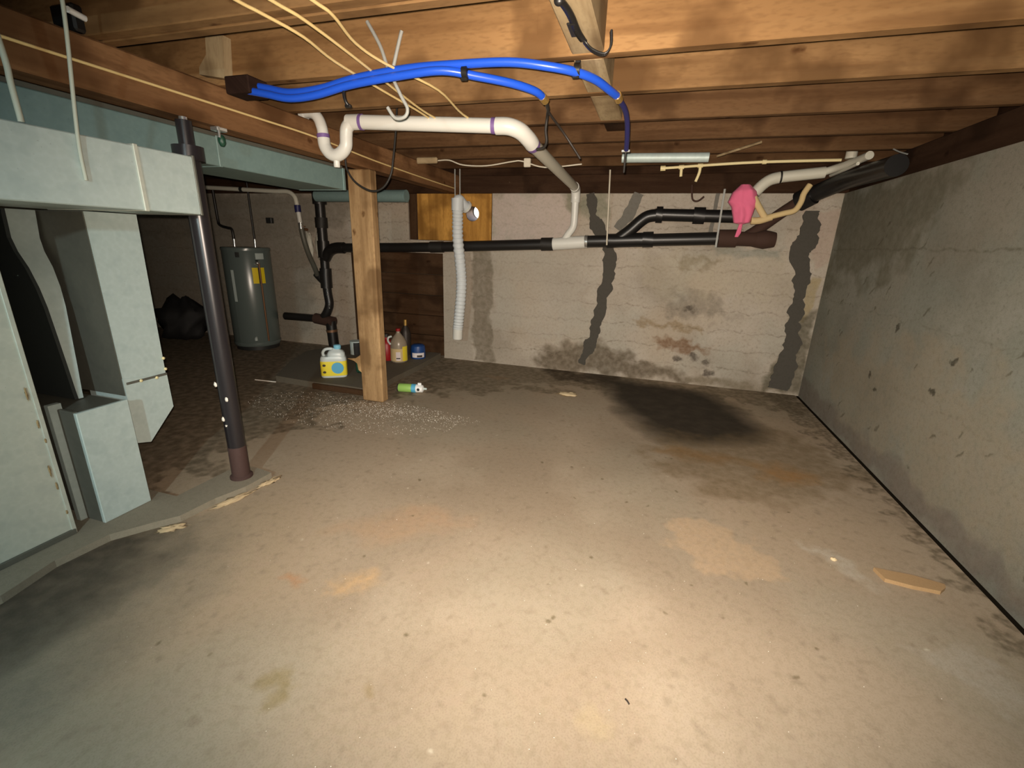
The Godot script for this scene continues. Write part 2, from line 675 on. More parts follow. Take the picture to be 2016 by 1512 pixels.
const FL_ORG := Vector2(-7.4, -5.1)
const FL_PPM := 190.0
func floor_image() -> Image:
	var w := 1710
	var h := 1390
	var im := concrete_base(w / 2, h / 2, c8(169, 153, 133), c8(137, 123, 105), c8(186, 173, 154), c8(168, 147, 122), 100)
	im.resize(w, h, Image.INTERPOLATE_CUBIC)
	var f := func(poly, col, amount, soft, jit, freq := 3.0, mott := 0.35): stain_or_shade(im, FL_ORG, FL_PPM, poly, col, amount, soft, jit, freq, mott)
	# grime and low light painted round the heater, furnace and far wall
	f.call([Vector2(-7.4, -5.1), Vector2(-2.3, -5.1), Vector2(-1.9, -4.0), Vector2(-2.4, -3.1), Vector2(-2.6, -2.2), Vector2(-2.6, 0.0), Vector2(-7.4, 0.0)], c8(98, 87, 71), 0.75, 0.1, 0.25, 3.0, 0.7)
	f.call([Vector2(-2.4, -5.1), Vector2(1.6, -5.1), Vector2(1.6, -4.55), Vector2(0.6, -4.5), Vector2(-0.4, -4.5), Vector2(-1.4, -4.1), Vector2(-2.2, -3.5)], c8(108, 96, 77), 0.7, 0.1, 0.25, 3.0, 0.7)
	# water that has come in under the crack
	f.call([Vector2(-0.48, -5.0), Vector2(0.2, -4.9), Vector2(0.7, -4.72), Vector2(1.02, -4.05), Vector2(0.95, -3.7), Vector2(0.6, -3.42), Vector2(0.2, -3.36), Vector2(-0.1, -4.0)], c8(46, 40, 32), 0.93, 0.26, 0.06, 1.6, 0.1)
	f.call([Vector2(0.1, -3.5), Vector2(1.2, -3.9), Vector2(1.5, -3.3), Vector2(1.1, -2.75), Vector2(0.5, -2.6), Vector2(0.2, -2.9)], c8(116, 98, 72), 0.55, 0.16, 0.15, 2.5, 0.5)
	f.call([Vector2(-1.15, -5.1), Vector2(-0.3, -5.1), Vector2(-0.3, -4.75), Vector2(-0.8, -4.7)], c8(58, 48, 36), 0.7, 0.12, 0.1)
	f.call([Vector2(1.2, -5.1), Vector2(1.6, -5.1), Vector2(1.6, -1.2), Vector2(1.5, -1.2), Vector2(1.48, -3.2), Vector2(1.3, -4.6)], c8(84, 74, 58), 0.6, 0.05, 0.1, 5.0, 0.9)  # ragged darker strip along the right wall
	# damp, dirty strip along the furnace kerb
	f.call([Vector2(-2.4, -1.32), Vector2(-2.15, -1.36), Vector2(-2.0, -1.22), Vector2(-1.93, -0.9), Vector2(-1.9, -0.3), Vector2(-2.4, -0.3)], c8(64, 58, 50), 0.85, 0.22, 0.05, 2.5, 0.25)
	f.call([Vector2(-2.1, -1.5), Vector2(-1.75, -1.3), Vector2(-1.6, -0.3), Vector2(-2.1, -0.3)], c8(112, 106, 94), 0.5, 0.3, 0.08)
	# rust and clay marks
	f.call(ell(-1.32, -1.27, 0.05, 0.018, 0.5), c8(180, 126, 88), 0.7, 0.04, 0.02, 8.0)
	f.call([Vector2(-1.17, -1.30), Vector2(-1.02, -1.43), Vector2(-0.98, -1.37), Vector2(-1.02, -1.30), Vector2(-1.12, -1.26)], c8(206, 166, 118), 0.6, 0.08, 0.03, 8.0)
	f.call([Vector2(-1.35, -1.6), Vector2(-1.3, -1.8), Vector2(-1.05, -1.92), Vector2(-0.75, -1.95), Vector2(-0.85, -1.8), Vector2(-1.1, -1.65)], c8(178, 146, 116), 0.55, 0.14, 0.06)
	f.call([Vector2(0.2, -2.25), Vector2(0.35, -2.35), Vector2(0.6, -2.25), Vector2(0.72, -2.0), Vector2(0.66, -1.92), Vector2(0.4, -1.93), Vector2(0.28, -2.02)], c8(194, 166, 134), 0.6, 0.05, 0.05, 6.0)
	f.call(ell(1.0, -3.1, 0.2, 0.12), c8(158, 116, 70), 0.7, 0.12, 0.06)
	f.call(ell(0.5, -3.2, 0.3, 0.1), c8(140, 106, 66), 0.6, 0.12, 0.06)
	f.call(ell(-1.02, -0.86, 0.07, 0.05, 0.4), c8(138, 122, 86), 0.7, 0.06, 0.04, 8.0)
	f.call(ell(-0.72, -0.93, 0.02, 0.012, 0.4), c8(140, 122, 90), 0.7, 0.02, 0.01, 8.0)
	f.call(ell(-0.02, -1.06, 0.05, 0.04), c8(170, 154, 124), 0.6, 0.04, 0.02, 8.0)
	f.call([Vector2(1.1, -1.7), Vector2(1.3, -1.78), Vector2(1.42, -1.6), Vector2(1.25, -1.5)], c8(178, 170, 158), 0.6, 0.06, 0.05, 5.0)
	f.call([Vector2(0.95, -1.1), Vector2(1.25, -1.35), Vector2(1.3, -1.2), Vector2(1.0, -0.95)], c8(186, 174, 152), 0.55, 0.08, 0.06, 5.0)
	f.call([Vector2(0.86, -2.3), Vector2(1.02, -2.26), Vector2(1.12, -2.05), Vector2(1.0, -2.1)], c8(190, 184, 172), 0.6, 0.05, 0.03, 6.0)
	f.call(ell(-0.66, -4.2, 0.1, 0.06), c8(176, 150, 108), 0.6, 0.03, 0.03, 8.0)
	f.call(ell(-1.5, -4.5, 0.16, 0.05), c8(158, 132, 104), 0.6, 0.05, 0.04, 6.0)
	for k in 60:
		var p := Vector2(rng.randf_range(-1.6, 1.4), rng.randf_range(-3.2, -0.5))
		f.call(ell(p.x, p.y, rng.randf_range(0.004, 0.014), rng.randf_range(0.003, 0.009), rng.randf() * 3.0, 8), c8(96, 84, 62) if k % 3 else c8(206, 198, 180), 0.7, 0.006, 0.004, 20.0)
	return im

const BW_PPM := 190.0
func back_image() -> Image:
	# v runs down the wall from TOP
	var w := 1706
	var h := 368
	var im := concrete_base(w, h, c8(188, 177, 163), c8(148, 138, 124), c8(206, 198, 188), c8(190, 172, 150), 200)
	var org := Vector2(XL, 0.0)
	var f := func(poly, col, amount, soft, jit, freq := 3.0, mott := 0.35): stain_or_shade(im, org, BW_PPM, poly, col, amount, soft, jit, freq, mott)
	# boards of the form have left ridges
	for k in 9:
		var y := 0.12 + k * 0.2
		f.call([Vector2(-7.4, y), Vector2(-4.0, y - 0.01), Vector2(1.6, y + 0.006), Vector2(1.6, y + 0.014), Vector2(-4.0, y), Vector2(-7.4, y + 0.01)], c8(112, 102, 88), 0.55, 0.008, 0.02, 5.0, 1.0)
	var t := TOP
	# whitewashed upper corner, greenish and stained fields
	f.call([Vector2(-1.78, 0.0), Vector2(-1.0, 0.0), Vector2(-0.85, 0.25), Vector2(-0.95, 0.52), Vector2(-1.78, 0.5)], c8(206, 190, 182), 0.8, 0.05, 0.07)
	f.call([Vector2(-1.05, 0.0), Vector2(-0.5, 0.0), Vector2(-0.5, 0.3), Vector2(-0.85, 0.2)], c8(128, 128, 108), 0.7, 0.06, 0.05)
	f.call([Vector2(-2.4, 0.62), Vector2(-2.05, 0.62), Vector2(-2.02, t), Vector2(-2.4, t)], c8(176, 166, 152), 0.7, 0.02, 0.02)
	f.call([Vector2(-2.02, 0.62), Vector2(-1.78, 0.6), Vector2(-1.76, 1.5), Vector2(-1.74, t), Vector2(-2.0, t)], c8(116, 106, 90), 0.7, 0.03, 0.03)
	f.call([Vector2(-1.75, 0.6), Vector2(-0.6, 0.5), Vector2(-0.62, 1.2), Vector2(-0.9, 1.6), Vector2(-1.7, 1.5)], c8(186, 178, 166), 0.6, 0.1, 0.1)
	f.call([Vector2(-1.2, 1.72), Vector2(-0.6, 1.55), Vector2(0.0, 1.7), Vector2(0.5, 1.85), Vector2(0.5, t), Vector2(-1.2, t)], c8(92, 80, 64), 0.75, 0.08, 0.06)
	f.call([Vector2(0.5, 1.84), Vector2(1.4, 1.86), Vector2(1.4, t), Vector2(0.5, t)], c8(110, 98, 78), 0.6, 0.05, 0.04)
	f.call([Vector2(0.1, 1.44), Vector2(0.45, 1.46), Vector2(0.7, 1.56), Vector2(0.4, 1.58), Vector2(0.15, 1.52)], c8(122, 90, 66), 0.75, 0.05, 0.04, 6.0)
	f.call([Vector2(-0.1, 1.28), Vector2(0.6, 1.3), Vector2(0.6, 1.34), Vector2(-0.1, 1.33)], c8(138, 116, 84), 0.6, 0.04, 0.04, 6.0)
	f.call([Vector2(0.1, 0.95), Vector2(0.7, 0.98), Vector2(0.8, 1.15), Vector2(0.3, 1.2)], c8(132, 124, 112), 0.6, 0.12, 0.1, 5.0)
	f.call([Vector2(0.2, 0.6), Vector2(0.7, 0.6), Vector2(0.6, 0.68), Vector2(0.3, 0.7)], c8(120, 108, 84), 0.6, 0.06, 0.06, 6.0)
	f.call([Vector2(-0.2, 0.55), Vector2(1.3, 0.6), Vector2(1.2, 1.0), Vector2(0.0, 0.95)], c8(190, 178, 156), 0.45, 0.12, 0.1)
	for q in [Vector2(0.36, 1.66), Vector2(0.52, 1.62), Vector2(0.66, 1.68), Vector2(0.42, 1.12), Vector2(0.7, 1.79)]:
		f.call(ell(q.x, q.y, 0.045, 0.035), c8(78, 70, 62), 0.75, 0.03, 0.02, 10.0)
	f.call([Vector2(0.6, 0.45), Vector2(1.2, 0.5), Vector2(1.2, 0.62), Vector2(0.6, 0.58)], c8(140, 144, 134), 0.6, 0.05, 0.05)
	f.call([Vector2(1.25, 0.15), Vector2(1.58, 0.15), Vector2(1.58, 0.6), Vector2(1.48, 0.7)], c8(186, 166, 152), 0.7, 0.02, 0.02)
	f.call([Vector2(1.45, 0.75), Vector2(1.56, 0.75), Vector2(1.5, 1.2), Vector2(1.42, 1.15)], c8(168, 150, 110), 0.7, 0.02, 0.02)
	f.call([Vector2(1.4, 1.2), Vector2(1.6, 1.0), Vector2(1.6, t), Vector2(1.25, t)], c8(88, 82, 66), 0.75, 0.06, 0.06)
	# the part of the wall behind the heater is darker and greyer
	f.call([Vector2(-7.4, 0.0), Vector2(-3.7, 0.0), Vector2(-3.7, 0.35), Vector2(-4.4, 0.5), Vector2(-7.4, 0.6)], c8(136, 130, 118), 0.6, 0.08, 0.08)
	f.call([Vector2(-7.4, 0.5), Vector2(-4.4, 0.5), Vector2(-4.2, 1.0), Vector2(-4.6, t), Vector2(-7.4, t)], c8(142, 136, 124), 0.55, 0.1, 0.1)
	return im

const RW_PPM := 260.0
func right_image() -> Image:
	var w := 1894
	var h := 502
	var im := concrete_base(w, h, c8(144, 143, 132), c8(114, 112, 101), c8(158, 157, 148), c8(146, 138, 124), 300)
	var f := func(poly, col, amount, soft, jit, freq := 3.0, mott := 0.35): stain_or_shade(im, Vector2(ZB, 0), RW_PPM, poly, col, amount, soft, jit, freq, mott)
	f.call([Vector2(-5.1, 0.48), Vector2(-1.0, 0.475), Vector2(-1.0, 0.487), Vector2(-5.1, 0.492)], c8(96, 92, 78), 0.6, 0.008, 0.012, 4.0, 0.9)
	f.call([Vector2(-5.1, 0.92), Vector2(-1.0, 0.9), Vector2(-1.0, 0.908), Vector2(-5.1, 0.93)], c8(110, 106, 90), 0.5, 0.008, 0.02, 4.0, 1.2)
	f.call([Vector2(-5.1, 1.34), Vector2(-1.0, 1.33), Vector2(-1.0, 1.338), Vector2(-5.1, 1.35)], c8(116, 108, 90), 0.5, 0.008, 0.02, 4.0, 1.2)
	f.call([Vector2(-5.1, 0.0), Vector2(-3.3, 0.0), Vector2(-3.6, 0.4), Vector2(-3.9, 0.7), Vector2(-5.1, 0.75)], c8(104, 100, 84), 0.7, 0.15, 0.15, 3.0)
	f.call([Vector2(-4.8, 1.3), Vector2(-3.0, 1.0), Vector2(-2.2, 1.2), Vector2(-2.0, 1.8), Vector2(-4.0, 1.8)], c8(158, 144, 122), 0.5, 0.2, 0.15)
	f.call([Vector2(-5.1, 1.75), Vector2(-1.0, 1.8), Vector2(-1.0, 1.93), Vector2(-5.1, 1.93)], c8(116, 104, 96), 0.6, 0.06, 0.05)
	for k in 60:
		var p := Vector2(rng.randf_range(-4.9, -1.4), rng.randf_range(0.15, 1.8))
		var l := rng.randf_range(0.006, 0.05)
		f.call(ell(p.x, p.y, l, rng.randf_range(0.004, 0.01), -0.9 + rng.randf_range(-0.4, 0.4), 8), c8(82, 76, 62), 0.6, 0.008, 0.008, 16.0)
	for p in [Vector2(-3.55, 0.98), Vector2(-3.75, 1.35), Vector2(-3.62, 1.42), Vector2(-2.9, 1.05), Vector2(-3.0, 1.25)]:
		f.call(ell(p.x, p.y, 0.035, 0.015, rng.randf() * 3.0), c8(60, 56, 46), 0.8, 0.01, 0.012, 14.0)
	return im

# ---------------------------------------------------------------- room shell

func face_uv(s: SurfaceTool, a: Vector3, b: Vector3, c: Vector3, d: Vector3, out: Vector3, uvf: Callable):
	var q := [a, b, c, a, c, d] if (b - a).cross(c - a).dot(out) < 0.0 else [a, c, b, a, d, c]
	for p in q:
		var t: Vector2 = uvf.call(p)
		s.set_uv(t)
		var o := out.abs()
		s.set_uv2(Vector2(p.x, p.z) if o.y > 0.5 else (Vector2(p.z, p.y) if o.x > 0.5 else Vector2(p.x, p.y)))
		s.add_vertex(p)

func slab(s: SurfaceTool, lo: Vector3, hi: Vector3, uvf: Callable):
	s.set_smooth_group(-1)
	for k in 3:
		var u := (k + 1) % 3
		var w := (k + 2) % 3
		for e in [lo, hi]:
			var q := []
			for g in [[0, 0], [1, 0], [1, 1], [0, 1]]:
				var p := Vector3.ZERO
				p[k] = e[k]
				p[u] = hi[u] if g[0] else lo[u]
				p[w] = hi[w] if g[1] else lo[w]
				q.append(p)
			face_uv(s, q[0], q[1], q[2], q[3], axv(k) * (1.0 if e == hi else -1.0), uvf)

func shell():
	var s := begin()
	var fu := func(p: Vector3) -> Vector2: return Vector2((p.x - FL_ORG.x) * FL_PPM / 1710.0, (p.z - FL_ORG.y) * FL_PPM / 1390.0)
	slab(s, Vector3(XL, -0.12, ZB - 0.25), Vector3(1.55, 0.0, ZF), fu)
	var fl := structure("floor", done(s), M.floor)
	part("dirt_joint", span(1.545, 1.581, -0.08, -0.004, ZB, ZF, 0.0), M.soil, fl)
	part("footing", span(1.5, 1.9, -0.2, -0.10, ZB - 0.3, ZF, 0.0), M.gap, fl)

	s = begin()
	var bu := func(p: Vector3) -> Vector2: return Vector2((p.x - XL) * BW_PPM / 1706.0, (TOP - p.y) * BW_PPM / 368.0)
	var z0 := ZB - 0.25
	slab(s, Vector3(XL - 0.3, -0.12, z0), Vector3(-3.67, TOP, ZB), bu)
	slab(s, Vector3(-2.40, -0.12, z0), Vector3(XR + 0.3, 1.415, ZB), bu)
	slab(s, Vector3(-1.79, 1.415, z0), Vector3(XR + 0.3, TOP, ZB), bu)
	slab(s, Vector3(-3.67, 1.27, z0), Vector3(-2.84, TOP, ZB), bu)
	slab(s, Vector3(-2.84, 1.27, z0), Vector3(-2.40, 1.415, ZB), bu)
	var wb := structure("wall_back", done(s), M.wall_back)
	# cement smeared over the cracks
	part("crack_patch", ribbon([Vector2(-0.71, 1.93), Vector2(-0.66, 1.72), Vector2(-0.62, 1.62), Vector2(-0.50, 1.47), Vector2(-0.45, 1.25), Vector2(-0.49, 0.85), Vector2(-0.55, 0.45), Vector2(-0.60, 0.30), Vector2(-0.66, 0.10)], [0.04, 0.045, 0.06, 0.05, 0.065, 0.06, 0.05, 0.065, 0.025], 2, ZB - 0.01, ZB + 0.008, 0.05), M.patch, wb)
	part("crack_patch", ribbon([Vector2(-0.22, 1.93), Vector2(-0.28, 1.76), Vector2(-0.40, 1.58)], [0.05, 0.06, 0.04], 2, ZB - 0.01, ZB + 0.01, 0.03), M.patch_pale, wb)
	part("crack_patch", ribbon([Vector2(1.36, 1.78), Vector2(1.36, 1.55), Vector2(1.33, 1.38), Vector2(1.39, 1.1), Vector2(1.40, 0.75), Vector2(1.42, 0.45), Vector2(1.38, 0.05)], [0.05, 0.085, 0.08, 0.06, 0.055, 0.08, 0.1], 2, ZB - 0.01, ZB + 0.012, 0.06), M.patch, wb)
	part("crack_patch", ribbon([Vector2(0.52, 1.93), Vector2(0.515, 1.75), Vector2(0.50, 1.45)], [0.02, 0.018, 0.02], 2, ZB - 0.01, ZB + 0.006, 0.012), M.patch_pale, wb)
	# unseen outer closures added: backing against light leaks, board holed for the daylight crescent
	part("blocking", span(-3.8, -2.3, -0.12, 1.4, z0 - 0.12, z0 - 0.02), M.dark_concrete, wb)
	part("outer_board", holed_plate(-2.95, -1.7, 1.30, 2.0, z0 - 0.04, z0, Vector2(-2.045, 1.76), 0.078), M.dark_board, wb)

	s = begin()
	var ru := func(p: Vector3) -> Vector2: return Vector2((p.z - ZB) * RW_PPM / 1894.0, (TOP - p.y) * RW_PPM / 502.0)
	slab(s, Vector3(XR, -0.2, ZB), Vector3(XR + 0.3, TOP, ZF), ru)
	structure("wall_right", done(s), M.wall_right)
	s = begin()
	bx(s, Vector3(XL - 0.15, 0.95, -1.5), Vector3(0.3, 2.14, 7.6), 0.0)
	structure("wall_left", done(s), M.concrete)
	s = begin()
	bx(s, Vector3(-2.9, 0.95, ZF + 0.15), Vector3(9.6, 2.14, 0.3), 0.0)
	structure("wall_front", done(s), M.concrete)

func framing():
	var ceil_ := Node3D.new()
	ceil_.name = "ceiling"
	add_child(ceil_)
	ceil_.set_meta("kind", "structure")
	# subfloor boards
	var x := XL - 0.3
	var pm := []
	for k in 4:
		pm.append(span(0, 0.137, 0, 0.022, ZB - 0.3, ZF + 0.3, 0.002, 2))
	var i := 0
	while x < XR + 0.3:
		part("plank", pm[i % 4], M.subfloor, ceil_, Vector3(x, JT, 0))
		x += 0.1385
		i += 1
	part("roof_felt", span(XL - 0.4, XR + 0.5, JT + 0.03, JT + 0.06, ZB - 0.4, ZF + 0.4), M.void, ceil_)
	# joists, front to back: depth, thickness, tint darkened with distance for fading light
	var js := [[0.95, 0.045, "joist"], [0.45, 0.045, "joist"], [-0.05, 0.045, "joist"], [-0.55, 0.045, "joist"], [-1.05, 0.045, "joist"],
		[-1.50, 0.05, "joist"], [-1.56, 0.05, "joist"], [-2.075, 0.055, "joist_warm"], [-2.545, 0.055, "joist"], [-3.07, 0.05, "joist_dim"], [-3.61, 0.05, "joist_far_dim"], [-4.13, 0.05, "joist_far_dim"], [-4.62, 0.05, "joist_far_dim"]]
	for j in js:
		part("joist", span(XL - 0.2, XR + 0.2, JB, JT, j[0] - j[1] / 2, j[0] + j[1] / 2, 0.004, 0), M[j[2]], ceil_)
	# solid blocking between the joists
	part("block", span(-0.40, -0.275, JB + 0.002, JT - 0.02, -2.045, -1.588, 0.005, 2), M.whitewood, ceil_)
	part("block", span(-0.405, -0.285, JB + 0.002, JT - 0.02, -2.515, -2.105, 0.005, 2), M.whitewood, ceil_)
	part("block", span(-0.40, -0.275, JB + 0.002, JT - 0.02, -3.043, -2.575, 0.005, 2), M.whitewood, ceil_)
	part("block", span(-0.42, -0.27, JB + 0.06, JT - 0.02, -3.58, -3.1, 0.005, 2), M.rim, ceil_)  # same blocking as the others, coloured dark for the shade on it
	part("cleat", prism([Vector2(-2.17, 2.30), Vector2(-2.065, 2.30), Vector2(-2.085, 2.125), Vector2(-2.24, 2.15), Vector2(-2.235, 2.18), Vector2(-2.18, 2.23)], 2, -2.046, -2.0, 1), M.whitewood, ceil_)
	part("cavity_shade_block", span(-2.03, -1.89, 2.04, 2.113, -2.06, -1.94, 0.005, 2), M.cavity_shade, ceil_)  # added dark block for the shaded cavity where the tubes end
	# sills and rim boards on top of the concrete
	part("sill", span(XL - 0.2, XR + 0.25, TOP, JB, ZB - 0.2, ZB - 0.015, 0.006, 0), M.rim, ceil_)
	part("rim_board", span(XL - 0.2, XR + 0.25, JB, JT, ZB - 0.18, ZB - 0.03, 0.004, 0), M.rim, ceil_)
	part("sill", span(XR + 0.03, XR + 0.25, TOP, JB, ZB - 0.01, ZF + 0.2, 0.006, 2), M.rim, ceil_)
	part("rim_board", span(XR + 0.205, XR + 0.28, JB, JT, ZB - 0.2, ZF + 0.2, 0.004, 2), M.rim, ceil_)
	part("rim_board", span(XL - 0.28, XL - 0.205, 2.0, JT, ZB - 0.2, ZF + 0.2, 0.004, 2), M.rim, ceil_)
	part("rim_board", span(XL - 0.2, XR + 0.25, 2.0, JT, ZF + 0.03, ZF + 0.2, 0.004, 0), M.rim, ceil_)

	one("support_beam", span(-2.32, -2.18, 1.925, JB, ZB - 0.1, ZF - 0.1, 0.008, 2), M.beam, "long orange-brown timber beam under the joists with a yellow cable along it", "beam")

	# wooden post with a torn splinter
	var p := thing("wooden_post", "raw rectangular timber post standing in front of the jugs", "post", Vector3(-2.295, 0, -3.385))
	part("post_body", span(-0.105, 0.105, 0, 1.925, -0.045, 0.045, 0.008, 1), M.post, p)
	part("splinter", prism([Vector2(-0.10, 0.42), Vector2(-0.155, 0.385), Vector2(-0.24, 0.375), Vector2(-0.17, 0.36), Vector2(-0.14, 0.34), Vector2(-0.13, 0.28), Vector2(-0.10, 0.26)], 2, 0.02, 0.042, 1), M.splinter, p)

	# steel column on its footing
	var c := thing("steel_column", "dark steel column beside the sheet-metal duct", "column", Vector3(-2.195, 0.035, -1.835))
	part("shaft", lathe([Vector2(0, 0.06), Vector2(0.046, 0.06), Vector2(0.046, 1.72), Vector2(0, 1.72)], 28), M.column, c)
	part("rusty_foot", lathe([Vector2(0, 0), Vector2(0.06, 0), Vector2(0.06, 0.012), Vector2(0.0485, 0.02), Vector2(0.0475, 0.19), Vector2(0.046, 0.2), Vector2(0, 0.2)], 28), M.column_rust, c)
	part("collar", lathe([Vector2(0, 1.70), Vector2(0.066, 1.70), Vector2(0.066, 1.765), Vector2(0.034, 1.77), Vector2(0.034, 1.875), Vector2(0, 1.875)], 24), M.column, c)
	part("jack_screw", lathe([Vector2(0, 1.77), Vector2(0.018, 1.77), Vector2(0.018, 1.89), Vector2(0, 1.89)], 16), M.chrome, c)
	for q in [Vector3(-0.03, 0.58, 0.05), Vector3(0.03, 0.5, 0.048), Vector3(-0.01, 0.38, 0.055), Vector3(0.0, 0.34, 0.05)]:
		part("plaster_splash", blob(Vector3(0.009, 0.012, 0.004), 0.9, int(q.y * 100), 3.0), M.chip, c, q * Vector3(1, 1, 0.86))

	# boards that close the low opening in the back wall
	var ap := thing("board_hatch", "dark brown board panel closing the low opening behind the wooden post", "hatch", Vector3(0, 0, ZB))
	for k in 5:
		part("board", span(-3.60, -2.41, 0.02 + k * 0.25, 0.265 + k * 0.25, -0.06, -0.025 - 0.006 * (k % 2), 0.004, 0), M.dark_board, ap)
	part("jamb", span(-3.665, -3.605, 0.0, 1.268, -0.08, 0.01, 0.004, 1), M.dark_board, ap)
	# plywood over the window, with the hole of the dryer vent
	var pw := thing("plywood_sheet", "orange plywood sheet with a round lit hole over the old window", "plywood", Vector3(0, 0, ZB))
	part("sheet", holed_plate(-2.72, -1.80, 1.42, 1.928, -0.02, -0.004, Vector2(-2.03, 1.715), 0.08), M.ply, pw)
	part("side_batten", span(-2.835, -2.725, 1.42, 1.928, -0.06, -0.01, 0.004, 1), M.dark_board, pw)
	var sl := begin()
	sl.set_smooth_group(1)
	for k in 32:
		var a0 := TAU * k / 32
		var a1 := TAU * (k + 1) / 32
		for rr in [0.0785, 0.0805]:
			var e0 := Vector3(cos(a0), sin(a0), 0)
			var e1 := Vector3(cos(a1), sin(a1), 0)
			var cc0 := Vector3(-2.03, 1.715, -0.019)
			var cc1 := Vector3(-2.045, 1.76, -0.249)
			quad(sl, cc0 + e0 * rr, cc0 + e1 * rr, cc1 + e1 * rr, cc1 + e0 * rr, e0 * (1.0 if rr > 0.08 else -1.0))
	part("vent_sleeve", done(sl), M.copper_old, pw)

# ---------------------------------------------------------------- ducts and furnace

func ducts():
	# kerb and footing
	one("furnace_kerb", prism([Vector2(-3.7, 0.9), Vector2(-2.28, 0.9), Vector2(-2.30, -0.5), Vector2(-2.28, -0.8), Vector2(-2.33, -1.0), Vector2(-2.31, -1.2), Vector2(-2.22, -1.33), Vector2(-2.15, -1.42), Vector2(-2.13, -1.6), Vector2(-2.08, -1.75), Vector2(-2.07, -1.93), Vector2(-2.2, -1.95), Vector2(-2.33, -1.93), Vector2(-2.34, -1.55), Vector2(-3.7, -1.55)], 1, -0.01, 0.035, 0), M.concrete, "low crumbling concrete kerb under the furnace and the steel column", "kerb")
	for q in [[Vector3(-2.07, 0.0, -1.66), 0.10, 0.022, 1.3], [Vector3(-2.04, 0.0, -1.88), 0.07, 0.016, 1.4], [Vector3(-2.135, 0.0, -1.36), 0.06, 0.02, 0.8]]:
		var ch := one("crumbled_mortar", blob(Vector3(q[1], q[2] * 0.6, 0.022), 1.1, int(q[1] * 1000), 3.5, -0.003), M.sawdust, ["longest tan crumbled mortar ridge along the kerb in front of the steel column", "tan crumbled mortar lump by the foot of the steel column", "tan crumbled mortar lump by the white duct box corner"][int([0.10, 0.07, 0.06].find(q[1]))], "mortar", q[0] + Vector3(0, 0.004, 0))
		ch.rotation.y = q[3]

	var f := thing("furnace_cabinet", "tall off-white furnace cabinet at the left edge", "furnace", Vector3(-2.47, 0.035, -1.16))
	part("cabinet_body", span(-0.65, 0, 0, 1.44, 0.0, 0.9, 0.006, 1), M.cabinet, f)
	part("edge_flange", span(-0.01, 0.006, 0.0, 1.42, -0.006, 0.012, 0.002, 1), M.cabinet, f)
	part("base_rail", span(-0.01, 0.012, 0.0, 0.025, 0.0, 0.9, 0.002, 2), M.galv_taupe, f)
	for k in 6:
		part("rust_spot", blob(Vector3(0.0006, 0.009 + 0.008 * (k % 3), 0.0035), 1.0, 40 + k, 3.0), M.rust, f, Vector3(0.0065, 0.12 + k * 0.11 + 0.03 * (k % 2), 0.012 + 0.008 * (k % 3)))

	var b := thing("return_box", "galvanized floor box with open top beside the furnace cabinet", "duct box", Vector3(-2.42, 0.035, -1.365))
	part("front_panel", span(-0.02, 0.0, 0, 0.572, -0.11, 0.11, 0.003, 1), M.galv, b)
	part("side_panel", span(-0.13, -0.02, 0, 0.575, 0.09, 0.108, 0.003, 1), M.galv_taupe, b)
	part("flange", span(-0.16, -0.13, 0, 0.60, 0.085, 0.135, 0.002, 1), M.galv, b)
	part("rear_body", span(-0.55, -0.02, 0, 0.565, -0.105, 0.088, 0.003, 0), M.galv_taupe, b)

	# curved boot from the trunk down to the box
	var bo := thing("curved_duct_boot", "curved duct boot with a painted-in shaded side behind the furnace cabinet", "duct boot", Vector3(0, 0, 0))
	var cv := [Vector2(-2.80, 1.485), Vector2(-2.81, 1.36), Vector2(-2.79, 1.30), Vector2(-2.745, 1.23), Vector2(-2.71, 1.14), Vector2(-2.69, 1.05), Vector2(-2.675, 0.91), Vector2(-2.66, 0.76), Vector2(-2.65, 0.64), Vector2(-2.645, 0.605)]
	var prof := cv.duplicate()
	prof.append(Vector2(-2.96, 0.605))
	prof.append(Vector2(-2.96, 1.485))
	part("shaded_side", prism(prof, 2, -1.40, -1.385, 1), M.duct_shaded, bo)  # side painted dark for the shade the cabinet throws on it
	var s := begin()
	s.set_smooth_group(1)
	for i in cv.size() - 1:
		var a: Vector2 = cv[i]
		var c: Vector2 = cv[i + 1]
		var da: float = -1.40 - lerpf(0.02, 0.108, clampf((a.y - 0.6) / 0.8, 0, 1))
		var dc: float = -1.40 - lerpf(0.02, 0.108, clampf((c.y - 0.6) / 0.8, 0, 1))
		for o in [0.0, -0.012]:
			quad(s, Vector3(a.x + o, a.y, -1.40), Vector3(c.x + o, c.y, -1.40), Vector3(c.x + o, c.y, dc), Vector3(a.x + o, a.y, da), Vector3(1, 0.2, 0) * (1.0 if o == 0.0 else -1.0))
		s.set_smooth_group(1)
	part("curved_sheet", done(s), M.galv, bo)

	# drop duct with its cut-off boot
	var d := thing("drop_duct", "tall pale galvanized duct dropping from the trunk to a slanted boot", "duct", Vector3(-2.5, 0, 0))
	var dr := [Vector2(-1.522, 1.485), Vector2(-1.75, 1.485), Vector2(-1.735, 0.655), Vector2(-1.522, 0.685)]
	part("duct_body", prism(dr, 0, -0.75, 0.0, 1), M.galv, d)
	part("side_panel", prism([Vector2(-3.24, 0.60), Vector2(-2.503, 0.60), Vector2(-2.503, 1.484), Vector2(-3.24, 1.484)], 2, -1.523, -1.517, 1), M.galv_taupe, d, Vector3(2.5, 0, 0))  # separate plate, darker and more taupe than the duct face
	part("boot", prism([Vector2(-1.52, 0.69), Vector2(-1.738, 0.66), Vector2(-1.738, 0.47), Vector2(-1.585, 0.318), Vector2(-1.52, 0.338)], 0, -0.265, 0.004, 1), M.galv, d)
	part("seam", span(0.0, 0.007, 0.655, 0.668, -1.738, -1.53, 0.002, 2), M.galv_taupe, d)
